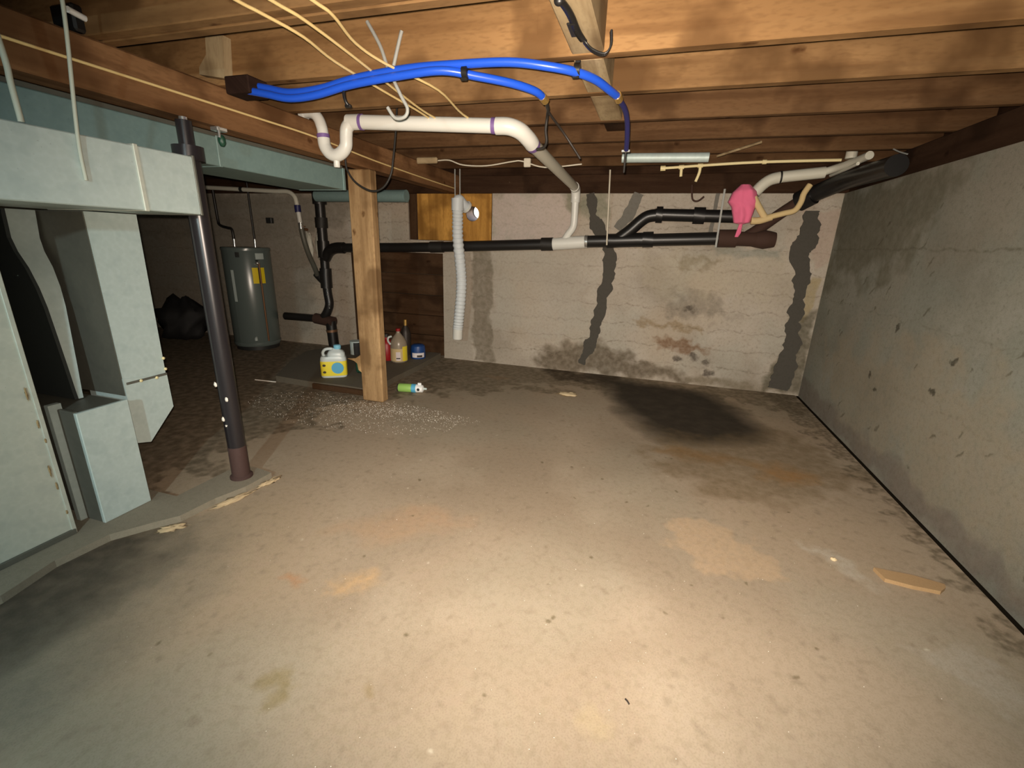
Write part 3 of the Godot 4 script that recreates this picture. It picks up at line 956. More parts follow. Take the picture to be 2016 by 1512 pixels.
	for q in [Vector2(-1.60, 0.66), Vector2(-1.68, 0.655), Vector2(-1.735, 0.75), Vector2(-1.735, 0.69)]:
		part("sealant_dab", blob(Vector3(0.006, 0.008, 0.008), 0.4, int(-q.x * 100), 3.0), M.cream, d, Vector3(0.006, q.y, q.x))

	# front trunk
	var t := thing("trunk_duct", "large pale galvanized trunk duct running along the left side", "duct", Vector3(-2.08, 1.49, -1.762))
	part("duct_body", span(-0.62, 0.0, 0.0, 0.25, 0.0, 1.6, 0.004, 2), M.galv, t)
	part("seam_cleat", span(-0.61, 0.006, -0.003, 0.255, 0.25, 0.268, 0.002, 1), M.cabinet, t)
	part("end_lip", span(-0.61, 0.005, -0.004, 0.255, 0.0, 0.012, 0.002, 1), M.galv_taupe, t)

	# trunk under the beam
	var t2 := thing("beam_duct", "long teal-grey duct running below the timber beam", "duct", Vector3(-2.31, 1.757, -3.17))
	part("duct_body", span(-0.42, 0.0, 0.0, 0.145, 0.0, 3.6, 0.004, 2), M.galv_teal, t2)
	part("end_cleat", span(-0.41, 0.005, -0.004, 0.15, -0.02, 0.006, 0.002, 1), M.galv_teal, t2)
	part("seam_cleat", span(-0.41, 0.005, -0.004, 0.15, 1.05, 1.068, 0.002, 1), M.galv_teal, t2)
	part("hanger_lip", span(-0.10, 0.0, 0.145, 0.165, 0.0, 3.6, 0.002, 2), M.galv_taupe, t2)

	var bd := thing("branch_duct", "short round grey-green branch duct behind the top of the post", "duct", Vector3(-3.05, 1.84, -4.45))
	part("pipe", straight(Vector3(-0.55, 0, 0), Vector3(0.55, 0, 0), 0.06, 20), M.galv_teal, bd)
	part("hanger_band", straight(Vector3(-0.012, 0, 0), Vector3(0.012, 0, 0), 0.064, 20), M.galv_taupe, bd)
	part("hanger_strip", span(-0.01, 0.01, 0.05, 0.51, -0.002, 0.002, 0.001, 1), M.galv_taupe, bd)
	one("ceiling_duct", tube([Vector3(-0.33, 2.072, -3.98), Vector3(0.305, 2.065, -3.98)], 0.034, 20, 1), M.galv, "short pale blue-grey round pipe hanging under the far joists", "pipe")

# ---------------------------------------------------------------- drains

func ring_between(a: Vector3, b: Vector3, t0: float, t1: float, r: float, sides := 18) -> ArrayMesh:
	return straight(a.lerp(b, t0), a.lerp(b, t1), r, sides)

func drains():
	# white drain with its trap
	var p := thing("pvc_drain", "white PVC drain with a trap and purple primer rings under the joists", "drain pipe", Vector3.ZERO)
	part("trap_inlet", tube([Vector3(-2.27, 2.165, -2.73), Vector3(-2.19, 2.16, -2.73), Vector3(-2.145, 2.13, -2.73), Vector3(-2.12, 2.07, -2.73), Vector3(-2.115, 2.01, -2.73)], 0.034, 18, 6), M.pvc, p)
	part("inlet_rim", straight(Vector3(-2.255, 2.164, -2.73), Vector3(-2.235, 2.163, -2.73), 0.042, 18), M.pvc, p)
	part("primer_ring", straight(Vector3(-2.117, 2.035, -2.73), Vector3(-2.115, 2.012, -2.73), 0.0395, 18), M.primer, p)
	part("trap_bend", tube([Vector3(-2.115, 2.015, -2.73), Vector3(-2.108, 1.965, -2.73), Vector3(-2.075, 1.925, -2.73), Vector3(-2.03, 1.912, -2.73), Vector3(-1.985, 1.928, -2.73), Vector3(-1.952, 1.965, -2.73), Vector3(-1.945, 2.02, -2.73), Vector3(-1.935, 2.065, -2.73), Vector3(-1.90, 2.095, -2.735), Vector3(-1.86, 2.098, -2.74)], 0.0385, 20, 6), M.pvc, p)
	part("cleanout_plug", lathe([Vector2(0, -0.05), Vector2(0.017, -0.05), Vector2(0.02, -0.045), Vector2(0.02, 0.0), Vector2(0, 0.0)], 16), M.pvc, p, Vector3(-2.03, 1.89, -2.73))
	part("hub", straight(Vector3(-1.93, 2.098, -2.738), Vector3(-1.845, 2.098, -2.742), 0.0445, 20), M.pvc, p)
	var a := Vector3(-1.86, 2.098, -2.742)
	var b := Vector3(-0.97, 2.066, -2.84)
	part("primer_ring", ring_between(a, b, 0.015, 0.035, 0.0455, 20), M.primer, p)
	part("run_pipe", straight(a, b, 0.041, 22), M.pvc, p)
	part("primer_ring", ring_between(a, b, 0.955, 0.98, 0.0445, 20), M.primer, p)
	part("elbow", tube([Vector3(-0.985, 2.066, -2.84), Vector3(-0.91, 2.063, -2.85), Vector3(-0.85, 2.045, -2.885), Vector3(-0.815, 2.015, -2.95), Vector3(-0.805, 1.998, -3.0)], 0.0475, 20, 6), M.pvc, p)
	part("primer_ring", straight(Vector3(-0.8055, 1.999, -2.995), Vector3(-0.8035, 1.994, -3.03), 0.0465, 20), M.primer, p)
	part("back_pipe", straight(Vector3(-0.806, 1.998, -3.0), Vector3(-0.826, 1.955, -4.80), 0.041, 22), M.pvc_old, p)
	part("drop_elbow", tube([Vector3(-0.825, 1.956, -4.74), Vector3(-0.826, 1.945, -4.83), Vector3(-0.826, 1.88, -4.86), Vector3(-0.826, 1.82, -4.86)], 0.046, 18, 6), M.pvc, p)
	part("drop_pipe", tube([Vector3(-0.826, 1.84, -4.86), Vector3(-0.826, 1.64, -4.87), Vector3(-0.84, 1.575, -4.875), Vector3(-0.88, 1.52, -4.88), Vector3(-0.915, 1.465, -4.885)], 0.036, 18, 5), M.pvc, p)
	part("wye", straight(Vector3(-1.035, 1.414, -4.885), Vector3(-0.702, 1.447, -4.885), 0.063, 22), M.pvc, p)

	# black main along the back wall
	var m := thing("black_drain_main", "long black horizontal drain pipe along the back wall left of the white wye", "drain pipe", Vector3.ZERO)
	part("pipe_run", straight(Vector3(-3.62, 1.296, -4.885), Vector3(-2.4, 1.342, -4.885), 0.054, 18), M.black_pipe, m)
	part("pipe_run", straight(Vector3(-2.42, 1.342, -4.885), Vector3(-1.04, 1.415, -4.885), 0.056, 18), M.black_pipe, m)
	part("coupling", straight(Vector3(-2.46, 1.34, -4.885), Vector3(-2.30, 1.348, -4.885), 0.062, 18), M.black_rubber, m)
	part("coupling", straight(Vector3(-1.16, 1.409, -4.885), Vector3(-1.036, 1.415, -4.885), 0.068, 18), M.black_rubber, m)

	var n := thing("black_drain_branch", "black twin drain pipes with couplings on the back wall beside the pink rag", "drain pipe", Vector3.ZERO)
	part("lower_pipe", straight(Vector3(-0.70, 1.448, -4.885), Vector3(0.558, 1.512, -4.885), 0.06, 18), M.black_pipe, n)
	part("steel_clamp", straight(Vector3(-0.70, 1.449, -4.885), Vector3(-0.672, 1.45, -4.885), 0.067, 18), M.chrome, n)
	part("wye_body", tube([Vector3(-0.48, 1.462, -4.885), Vector3(-0.30, 1.472, -4.885), Vector3(-0.08, 1.485, -4.885)], 0.069, 18, 2), M.black_plastic, n)
	part("coupling", straight(Vector3(-0.13, 1.482, -4.885), Vector3(-0.03, 1.487, -4.885), 0.076, 18), M.black_plastic, n)
	part("bend", tube([Vector3(-0.36, 1.49, -4.885), Vector3(-0.26, 1.57, -4.88), Vector3(-0.17, 1.655, -4.875), Vector3(-0.10, 1.70, -4.87), Vector3(0.0, 1.715, -4.87)], 0.058, 18, 5), M.black_plastic, n)
	part("coupling", straight(Vector3(-0.03, 1.716, -4.87), Vector3(0.03, 1.716, -4.87), 0.076, 18), M.black_plastic, n)
	part("upper_pipe", straight(Vector3(-0.04, 1.716, -4.87), Vector3(0.75, 1.708, -4.87), 0.057, 18), M.black_plastic, n)
	part("coupling", straight(Vector3(0.31, 1.713, -4.87), Vector3(0.41, 1.712, -4.87), 0.076, 18), M.black_plastic, n)

	var ir := thing("cast_iron_drain", "rusty brown cast iron drain end below the pink rag", "drain pipe", Vector3.ZERO)
	part("hub", straight(Vector3(0.56, 1.512, -4.895), Vector3(0.72, 1.515, -4.895), 0.082, 18), M.iron, ir)
	part("pipe_run", straight(Vector3(0.7, 1.514, -4.895), Vector3(1.0, 1.512, -4.895), 0.066, 18), M.iron, ir)
	part("end_bell", tube([Vector3(0.86, 1.512, -4.90), Vector3(0.96, 1.512, -4.90), Vector3(1.05, 1.512, -4.90)], func(t: float) -> float: return 0.085 - 0.02 * absf(t - 0.5) * 2.0, 18, 3), M.iron, ir)
	part("rising_arm", tube([Vector3(0.80, 1.53, -4.90), Vector3(0.92, 1.62, -4.93), Vector3(1.06, 1.74, -4.95), Vector3(1.2, 1.85, -4.95)], 0.05, 16, 3), M.iron, ir)

	var dg := thing("black_wall_drain", "thick black pipe running along the top of the right wall into the corner", "drain pipe", Vector3.ZERO)
	part("pipe_run", tube([Vector3(1.18, 1.84, -4.93), Vector3(1.30, 1.915, -4.82), Vector3(1.43, 1.98, -4.62), Vector3(1.47, 1.985, -4.2), Vector3(1.475, 1.98, -3.9)], 0.07, 18, 5), M.black_plastic, dg)
	part("hub", straight(Vector3(1.19, 1.845, -4.93), Vector3(1.27, 1.9, -4.85), 0.088, 18), M.black_plastic, dg)

	# stack behind the jugs
	var st := thing("drain_stack", "upright black drain stack with side fittings beside the water heater", "drain pipe", Vector3.ZERO)
	part("upper_pipe", straight(Vector3(-3.93, 1.95, -4.90), Vector3(-3.93, 1.2, -4.90), 0.06, 18), M.black_pipe, st)
	part("top_hub", straight(Vector3(-3.93, 1.92, -4.90), Vector3(-3.93, 1.79, -4.90), 0.082, 18), M.black_pipe, st)
	part("coupling", straight(Vector3(-3.93, 1.64, -4.90), Vector3(-3.93, 1.52, -4.90), 0.074, 18), M.black_rubber, st)
	part("tee", straight(Vector3(-3.93, 1.37, -4.90), Vector3(-3.93, 1.17, -4.90), 0.072, 18), M.black_pipe, st)
	part("tee_arm", tube([Vector3(-3.92, 1.16, -4.90), Vector3(-3.84, 1.25, -4.89), Vector3(-3.74, 1.29, -4.885), Vector3(-3.62, 1.296, -4.885)], 0.066, 16, 4), M.black_pipe, st)
	part("middle_pipe", tube([Vector3(-3.93, 1.2, -4.90), Vector3(-3.935, 0.95, -4.90), Vector3(-3.93, 0.75, -4.90), Vector3(-3.91, 0.60, -4.89), Vector3(-3.95, 0.49, -4.88), Vector3(-4.0, 0.43, -4.88)], 0.054, 18, 5), M.black_pipe, st)
	part("lower_wye", tube([Vector3(-3.93, 1.04, -4.90), Vector3(-3.935, 0.88, -4.90), Vector3(-3.935, 0.80, -4.90)], 0.072, 18, 2), M.black_pipe, st)
	part("wye_stub", tube([Vector3(-3.95, 0.86, -4.90), Vector3(-4.02, 0.93, -4.89), Vector3(-4.06, 0.97, -4.89)], 0.05, 14, 2), M.black_pipe, st)
	for y in [0.77, 0.72, 0.60, 0.555]:
		part("clamp_screw", blob(Vector3(0.01, 0.01, 0.01), 0.0, 1), M.chrome, st, Vector3(-3.895 if y > 0.65 else -3.875, y, -4.845 if y > 0.65 else -4.838))
	part("side_arm", straight(Vector3(-4.62, 0.395, -4.885), Vector3(-4.0, 0.40, -4.885), 0.05, 16), M.black_pipe, st)
	part("iron_tee", straight(Vector3(-4.14, 0.40, -4.885), Vector3(-3.86, 0.37, -4.885), 0.068, 16), M.iron, st)
	part("foot_pipe", straight(Vector3(-3.91, 0.38, -4.885), Vector3(-3.89, 0.06, -4.885), 0.066, 16), M.black_pipe, st)
	part("foot_clamp", straight(Vector3(-3.905, 0.27, -4.885), Vector3(-3.903, 0.24, -4.885), 0.069, 16), M.copper_old, st)

	# white drain and cream pipes in the right corner
	var wp := thing("corner_pvc_pipe", "short white PVC pipe with a bend above the pink rag in the corner", "drain pipe", Vector3.ZERO)
	part("bend", tube([Vector3(0.79, 1.90, -4.78), Vector3(0.84, 1.965, -4.78), Vector3(0.90, 2.01, -4.78), Vector3(0.98, 2.03, -4.78)], 0.048, 18, 5), M.pvc_old, wp)
	part("pipe_run", straight(Vector3(0.96, 2.028, -4.78), Vector3(1.30, 2.062, -4.76), 0.046, 18), M.pvc_old, wp)
	part("joint_ring", straight(Vector3(0.965, 2.029, -4.78), Vector3(0.98, 2.03, -4.78), 0.05, 18), M.black_rubber, wp)
	part("rising_run", tube([Vector3(1.28, 2.06, -4.76), Vector3(1.36, 2.085, -4.7), Vector3(1.42, 2.10, -4.5), Vector3(1.44, 2.11, -4.3)], 0.03, 16, 4), M.pvc_old, wp)
	var w2 := thing("capped_stub", "stubby white capped pipe end by the ceiling in the right corner", "pipe", Vector3(1.40, 2.19, -4.55))
	part("stub", lathe([Vector2(0, -0.06), Vector2(0.04, -0.06), Vector2(0.04, 0.03), Vector2(0.03, 0.045), Vector2(0, 0.05)], 18), M.pvc_old, w2)
	one("corner_white_strip", tube([Vector3(1.375, 2.05, -4.86), Vector3(1.40, 2.06, -4.6), Vector3(1.41, 2.07, -4.4)], 0.013, 10, 3), M.pvc_old, "thin white pipe below the bent white pipe against the black drain", "pipe")
	var tp := thing("tan_insulated_pipe", "tan foam-wrapped thin pipe looping right of the pink rag", "pipe", Vector3.ZERO)
	part("left_leg", tube([Vector3(0.78, 1.86, -4.72), Vector3(0.84, 1.77, -4.72), Vector3(0.90, 1.69, -4.72)], 0.028, 12, 3), M.foam, tp)
	part("elbow", tube([Vector3(0.79, 1.665, -4.72), Vector3(0.86, 1.668, -4.72), Vector3(0.95, 1.70, -4.72)], 0.03, 12, 3), M.foam, tp)
	part("run", tube([Vector3(0.92, 1.695, -4.72), Vector3(1.04, 1.73, -4.72), Vector3(1.12, 1.755, -4.72), Vector3(1.155, 1.82, -4.72), Vector3(1.165, 1.89, -4.72), Vector3(1.20, 1.96, -4.73)], 0.024, 12, 5), M.foam, tp)

	# pink rag hung over the pipes
	rag()

	# flexible white vent hose
	var h := thing("vent_hose", "white ribbed flexible vent hose hanging in front of the plywood", "hose", Vector3.ZERO)
	var path := [Vector3(-2.035, 1.79, -4.68), Vector3(-2.035, 1.65, -4.68), Vector3(-2.03, 1.45, -4.67), Vector3(-2.0, 1.2, -4.66), Vector3(-1.985, 1.0, -4.66), Vector3(-1.995, 0.8, -4.66), Vector3(-2.02, 0.6, -4.67), Vector3(-2.04, 0.46, -4.68)]
	part("ribbed_tube", tube(path, func(t: float) -> float: return 0.056 + 0.0045 * sin(t * TAU * 34.0), 20, 30), M.hose, h)
	part("end_cuff", straight(Vector3(-2.04, 0.48, -4.68), Vector3(-2.045, 0.35, -4.685), 0.056, 20), M.pvc, h)
	part("top_cuff", tube([Vector3(-2.035, 1.72, -4.68), Vector3(-2.035, 1.84, -4.68)], func(t: float) -> float: return 0.064 + 0.004 * sin(t * TAU * 2.0), 20, 1), M.hose, h)
	part("top_collar", tube([Vector3(-2.035, 1.80, -4.68), Vector3(-2.03, 1.835, -4.70), Vector3(-2.0, 1.79, -4.75), Vector3(-1.98, 1.765, -4.80)], 0.052, 18, 4), M.hose, h)
	part("open_flange", straight(Vector3(-1.985, 1.77, -4.785), Vector3(-1.977, 1.76, -4.80), 0.066, 20), M.pvc, h)
	for q in [-0.035, 0.02]:
		one("hose_hanger", span(-0.006, 0.006, 0, 0.345, -0.002, 0.002, 0.001, 1), M.cable_grey, "left thin metal hanger strip above the white vent hose" if q < 0 else "right thin metal hanger strip above the white vent hose", "hanger", Vector3(-2.025 + q, 1.80, -4.675))
	one("hanger_rod", straight(Vector3(-0.50, 2.11, -4.80), Vector3(-0.47, 1.42, -4.805), 0.008, 8), M.cable_white, "thin white hanger rod reaching down to the black twin drain", "rod")
	one("strap_hanger", span(0.535, 0.552, 1.43, 1.94, -4.815, -4.81, 0.001, 1), M.cable_grey, "flat grey strap hanger in front of the black twin drain", "strap")

func rag():
	var out_l := [Vector2(0.66, 1.965), Vector2(0.60, 1.90), Vector2(0.575, 1.82), Vector2(0.61, 1.78), Vector2(0.635, 1.70), Vector2(0.65, 1.645), Vector2(0.70, 1.635), Vector2(0.685, 1.56), Vector2(0.68, 1.525)]
	var out_r := [Vector2(0.74, 1.965), Vector2(0.80, 1.91), Vector2(0.825, 1.83), Vector2(0.81, 1.78), Vector2(0.80, 1.72), Vector2(0.785, 1.65), Vector2(0.73, 1.635), Vector2(0.728, 1.56), Vector2(0.71, 1.525)]
	var nz := FastNoiseLite.new()
	nz.seed = 5
	nz.frequency = 4.0
	var s := begin()
	s.set_smooth_group(1)
	var rows := (out_l.size() - 1) * 5
	var nu := 20
	var f := func(j: int, i: int, back: bool) -> Vector3:
		var t := j / 5.0
		var k := mini(int(t), out_l.size() - 2)
		var u := t - k
		var l: Vector2 = (out_l[k] as Vector2).lerp(out_l[k + 1], u)
		var r: Vector2 = (out_r[k] as Vector2).lerp(out_r[k + 1], u)
		var w := float(i) / nu
		var p := l.lerp(r, w)
		var bulge := sqrt(maxf(0.0, 1.0 - pow(w * 2.0 - 1.0, 2.0))) * minf(0.075, (r.x - l.x) * 0.4)
		var fold := 0.006 * sin(w * 13.0 + p.y * 9.0) * bulge / 0.06 + nz.get_noise_3d(p.x * 2.0, p.y * 1.2, 0) * 0.02 * bulge / 0.06
		if back:
			return Vector3(p.x, p.y, -4.74 - bulge * 0.3)
		return Vector3(p.x, p.y, -4.74 + bulge + fold)
	for back in [false, true]:
		for j in rows:
			for i in nu:
				quad(s, f.call(j, i, back), f.call(j, i + 1, back), f.call(j + 1, i + 1, back), f.call(j + 1, i, back), Vector3(0, 0, -1.0 if back else 1.0))
	one("rag", done(s), M.pink, "pink cloth rag draped over the pipes in the right corner", "rag")

# ---------------------------------------------------------------- water heater

func water_heater():
	var c := Vector3(-4.90, 0.0, -4.66)
	var t := thing("water_heater", "grey cylindrical water heater with a yellow label", "water heater", c)
	part("tank", lathe([Vector2(0, 0.05), Vector2(0.265, 0.05), Vector2(0.27, 0.06), Vector2(0.27, 1.235), Vector2(0.265, 1.245), Vector2(0, 1.245)], 48), M.tank, t)
	part("base_ring", lathe([Vector2(0, 0), Vector2(0.25, 0), Vector2(0.25, 0.05), Vector2(0, 0.05)], 40), M.tank_dark, t)
	part("top_cap", lathe([Vector2(0.0, 1.23), Vector2(0.276, 1.23), Vector2(0.276, 1.255), Vector2(0.268, 1.265), Vector2(0.0, 1.275)], 48), M.tank, t)
	part("bottom_band", lathe([Vector2(0.0, 0.07), Vector2(0.274, 0.07), Vector2(0.274, 0.10), Vector2(0.0, 0.10)], 48), M.tank, t)
	var yl := part("yellow_label", cyl_patch(Vector3.ZERO, 0.27, 54, 85, 0.84, 1.03), M.yellow, t)
	part("label_stripe", cyl_patch(Vector3.ZERO, 0.272, 68, 71, 0.84, 1.03), M.tank_dark, yl)
	part("white_sticker", cyl_patch(Vector3.ZERO, 0.27, 66, 88, 1.13, 1.20), M.sticker, t)
	part("dark_sticker", cyl_patch(Vector3.ZERO, 0.27, 20, 30, 1.15, 1.21), M.tank_dark, t)
	part("thermostat_cover", cyl_patch(Vector3.ZERO, 0.27, 2, 10, 0.62, 1.0), M.sticker, t)
	var dial := part("relief_valve", blob(Vector3(0.03, 0.03, 0.03), 0.0, 1), M.chrome, t, Vector3(sin(1.19) * 0.28, 1.085, cos(1.19) * 0.28))
	part("valve_lever", box(Vector3(0.02, 0.03, 0.02), Vector3(0.05, 0.012, 0.012), 0.002), M.tank_dark, dial)
	part("relief_pipe", straight(Vector3(sin(1.22) * 0.30, 1.08, cos(1.22) * 0.30), Vector3(sin(1.22) * 0.30, 0.12, cos(1.22) * 0.30), 0.011, 10), M.copper_old, t)
	part("drain_valve", tube([Vector3(sin(0.75) * 0.26, 0.17, cos(0.75) * 0.26), Vector3(sin(0.75) * 0.32, 0.17, cos(0.75) * 0.32), Vector3(sin(0.75) * 0.335, 0.14, cos(0.75) * 0.335)], 0.018, 12, 3), M.sticker, t)
	part("nipple", straight(Vector3(-0.10, 1.26, 0.06), Vector3(-0.10, 1.36, 0.06), 0.016, 12), M.chrome, t)
	part("nipple", straight(Vector3(0.14, 1.26, -0.02), Vector3(0.14, 1.36, -0.02), 0.016, 12), M.chrome, t)

	one("hot_water_pipe", tube([c + Vector3(-0.10, 1.36, 0.06), c + Vector3(-0.11, 1.47, 0.06), c + Vector3(-0.18, 1.49, 0.06), c + Vector3(-0.30, 1.52, 0.05), c + Vector3(-0.33, 1.60, 0.04), c + Vector3(-0.34, 1.95, 0.04)], 0.016, 10, 5), M.black_pipe, "dark bent pipe rising from the left of the water heater top", "pipe")
	one("cold_water_pipe", straight(c + Vector3(0.14, 1.36, -0.02), c + Vector3(0.13, 2.2, -0.02), 0.012, 10), M.black_pipe, "thin dark straight pipe rising from the right of the water heater top", "pipe")
	var w := thing("white_vent_line", "white pipe crossing above the water heater and bending down to brass fittings", "pipe", Vector3.ZERO)
	part("run", straight(Vector3(-6.6, 2.0, -4.55), Vector3(-4.20, 1.90, -4.60), 0.024, 14), M.pvc_old, w)
	part("bend", tube([Vector3(-4.24, 1.902, -4.60), Vector3(-4.10, 1.895, -4.60), Vector3(-4.02, 1.84, -4.60), Vector3(-4.0, 1.74, -4.60)], 0.025, 14, 5), M.pvc_old, w)
	part("joint_ring", straight(Vector3(-4.78, 1.924, -4.588), Vector3(-4.74, 1.922, -4.589), 0.029, 14), M.tank_dark, w)
	part("dark_coupling", straight(Vector3(-4.0, 1.755, -4.60), Vector3(-3.995, 1.68, -4.60), 0.034, 14), M.navy, w)
	part("lower_pipe", straight(Vector3(-3.995, 1.69, -4.60), Vector3(-3.98, 1.56, -4.60), 0.024, 14), M.pvc, w)
	part("brass_fitting", straight(Vector3(-3.98, 1.565, -4.60), Vector3(-3.975, 1.48, -4.60), 0.026, 10), M.chrome, w)
	part("grey_tail", tube([Vector3(-3.975, 1.50, -4.60), Vector3(-3.965, 1.35, -4.62), Vector3(-3.97, 1.2, -4.68), Vector3(-3.99, 1.05, -4.78), Vector3(-4.03, 0.96, -4.86)], 0.03, 12, 5), M.galv_taupe, w)
	var v := thing("wall_spigot", "small brass spigot on the wall right of the water heater", "spigot", Vector3(-4.30, 1.50, -5.06))
	part("body", tube([Vector3(0, 0, -0.02), Vector3(0, 0, 0.06), Vector3(0, -0.04, 0.09)], 0.018, 10, 3), M.copper_old, v)
	part("wheel", lathe([Vector2(0, 0.03), Vector2(0.03, 0.03), Vector2(0.03, 0.042), Vector2(0, 0.045)], 14), M.copper_old, v, Vector3(0, 0, 0.05))
	one("junction_cover", box(Vector3.ZERO, Vector3(0.09, 0.07, 0.05), 0.006), M.tank_dark, "small dark box on the wall above the water heater", "box", Vector3(-4.85, 1.60, -5.053))
	# rags stuffed on a nail
	for q in [[-4.26, "left"], [-4.10, "right"]]:
		one("hanging_cloth", blob(Vector3(0.055, 0.16, 0.03), 0.5, int(absf(q[0]) * 100), 2.2), M.pvc_old, "%s of the two pale cloth scraps hanging on the wall by the white vent line" % q[0 + 1], "cloth", Vector3(q[0], 1.30, -5.04))

# ---------------------------------------------------------------- water supply

func supplies():
	var b := thing("blue_water_tube", "upper bright blue water tube arching under the joists to the right", "tube", Vector3.ZERO)
	part("tubing", tube([Vector3(-1.95, 2.090, -2.005), Vector3(-1.84, 2.070, -2.008), Vector3(-1.72, 2.048, -2.01), Vector3(-1.55, 2.055, -2.01), Vector3(-1.36, 2.085, -2.01), Vector3(-1.10, 2.105, -2.01), Vector3(-0.87, 2.107, -2.015), Vector3(-0.65, 2.103, -2.025), Vector3(-0.49, 2.085, -2.05), Vector3(-0.39, 2.075, -2.10), Vector3(-0.32, 2.068, -2.18), Vector3(-0.27, 2.055, -2.28), Vector3(-0.24, 2.05, -2.36)], 0.0165, 14, 6), M.blue_tube, b)
	part("brass_ring", straight(Vector3(-0.243, 2.052, -2.345), Vector3(-0.236, 2.045, -2.385), 0.0195, 12), M.brass, b)
	part("dark_tail", tube([Vector3(-0.24, 2.048, -2.37), Vector3(-0.215, 2.03, -2.47), Vector3(-0.205, 2.0, -2.56), Vector3(-0.205, 1.95, -2.66), Vector3(-0.21, 1.905, -2.75)], 0.013, 12, 5), M.navy, b)
	part("tail_clip", box(Vector3(-0.213, 1.90, -2.76), Vector3(0.045, 0.012, 0.014), 0.002), M.chrome, b)
	part("tail_rod", straight(Vector3(-0.213, 1.905, -2.76), Vector3(-0.215, 1.80, -2.80), 0.006, 8), M.black_rubber, b)
	var c := thing("lower_blue_tube", "lower bright blue water tube ending in a brass fitting and black tails", "tube", Vector3.ZERO)
	part("tubing", tube([Vector3(-1.95, 2.060, -1.97), Vector3(-1.83, 2.038, -1.972), Vector3(-1.70, 2.014, -1.975), Vector3(-1.55, 2.02, -1.975), Vector3(-1.36, 2.05, -1.975), Vector3(-1.10, 2.07, -1.975), Vector3(-0.93, 2.08, -1.99), Vector3(-0.80, 2.07, -2.05), Vector3(-0.67, 2.06, -2.13), Vector3(-0.59, 2.05, -2.21), Vector3(-0.565, 2.04, -2.27)], 0.0165, 14, 6), M.blue_tube, c)
	part("brass_ring", straight(Vector3(-0.568, 2.042, -2.26), Vector3(-0.56, 2.034, -2.30), 0.019, 12), M.brass, c)
	part("black_tail", tube([Vector3(-0.562, 2.036, -2.29), Vector3(-0.57, 2.035, -2.40), Vector3(-0.60, 2.03, -2.52), Vector3(-0.612, 1.97, -2.55), Vector3(-0.61, 1.92, -2.57), Vector3(-0.63, 1.895, -2.59), Vector3(-0.67, 1.89, -2.60)], 0.007, 10, 5), M.black_rubber, c)
	part("brown_tail", tube([Vector3(-0.565, 2.036, -2.34), Vector3(-0.60, 2.05, -2.55), Vector3(-0.56, 2.0, -2.75), Vector3(-0.46, 1.87, -2.78)], 0.006, 10, 4), M.smoke_plastic, c)
	# clips
	var k := 0
	for q in [[Vector3(-0.385, 2.085, -2.105), "black plastic tube clamp where the upper blue tube passes the pale block", 0.022], [Vector3(-0.84, 2.078, -2.02), "black plastic tube clamp on the lower blue tube", 0.021], [Vector3(-1.40, 2.0, -1.985), "small black plastic clamp hanging below the joined blue tubes", 0.012]]:
		var t := thing("tube_clamp", q[1], "clamp", q[0])
		if k < 2:
			var s := begin()
			tb(s, [Vector3(-0.012, 0, 0), Vector3(0.012, 0, 0)], q[2] + 0.002, 14, 1)
			part("ring", done(s), M.black_plastic, t)
			part("nail_lug", box(Vector3(0.0, 0.025, -0.005), Vector3(0.022, 0.03, 0.014), 0.003), M.black_plastic, t)
			part("lower_lug", box(Vector3(-0.006, -0.024, 0.0), Vector3(0.03, 0.012, 0.016), 0.003), M.black_plastic, t)
		else:
			part("hook", tube([Vector3(-0.005, 0.05, 0.0), Vector3(-0.004, 0.015, 0.01), Vector3(0.004, -0.015, 0.01), Vector3(0.012, -0.03, 0.0)], 0.007, 10, 4), M.black_plastic, t)
			part("foot", box(Vector3(0.008, -0.03, 0.0), Vector3(0.03, 0.014, 0.02), 0.004), M.black_plastic, t)
		k += 1

	# cream manifold pipe at the back
	var m := thing("cream_supply_pipe", "cream plastic supply pipe with two hanging stubs by the far joists", "pipe", Vector3.ZERO)
	part("run", tube([Vector3(-0.02, 2.045, -4.32), Vector3(0.35, 2.065, -4.32), Vector3(0.72, 2.08, -4.32), Vector3(1.27, 2.085, -4.32)], 0.011, 12, 3), M.cream, m)
	part("end_cap", straight(Vector3(-0.035, 2.044, -4.32), Vector3(0.005, 2.046, -4.32), 0.021, 12), M.cream, m)
	part("stub", straight(Vector3(0.13, 2.05, -4.32), Vector3(0.135, 1.98, -4.32), 0.012, 10), M.cream, m)
	part("stub", tube([Vector3(0.275, 2.06, -4.32), Vector3(0.275, 2.01, -4.32), Vector3(0.255, 1.94, -4.32)], 0.012, 10, 3), M.cream, m)
	part("tee_collar", straight(Vector3(0.11, 2.051, -4.32), Vector3(0.15, 2.053, -4.32), 0.017, 12), M.cream, m)
	part("tee_collar", straight(Vector3(0.255, 2.06, -4.32), Vector3(0.295, 2.062, -4.32), 0.017, 12), M.cream, m)
	part("coupling", straight(Vector3(0.73, 2.08, -4.32), Vector3(0.76, 2.081, -4.32), 0.017, 12), M.cream, m)
	one("wire_hook", tube([Vector3(0.26, 1.98, -4.85), Vector3(0.28, 1.86, -4.86), Vector3(0.33, 1.84, -4.86), Vector3(0.38, 1.88, -4.86)], 0.008, 8, 4), M.iron, "small rusty hook above the black twin drain couplings", "hook")

	# black strap hanging from the near joists
	var sm := begin()
	var path := curve_pts([Vector3(-0.361, 2.108, -1.605), Vector3(-0.350, 2.107, -1.657), Vector3(-0.344, 2.106, -1.716), Vector3(-0.338, 2.10, -1.81), Vector3(-0.320, 2.085, -1.855), Vector3(-0.290, 2.06, -1.86), Vector3(-0.248, 2.046, -1.86), Vector3(-0.229, 2.070, -1.86), Vector3(-0.231, 2.112, -1.855)], 8)
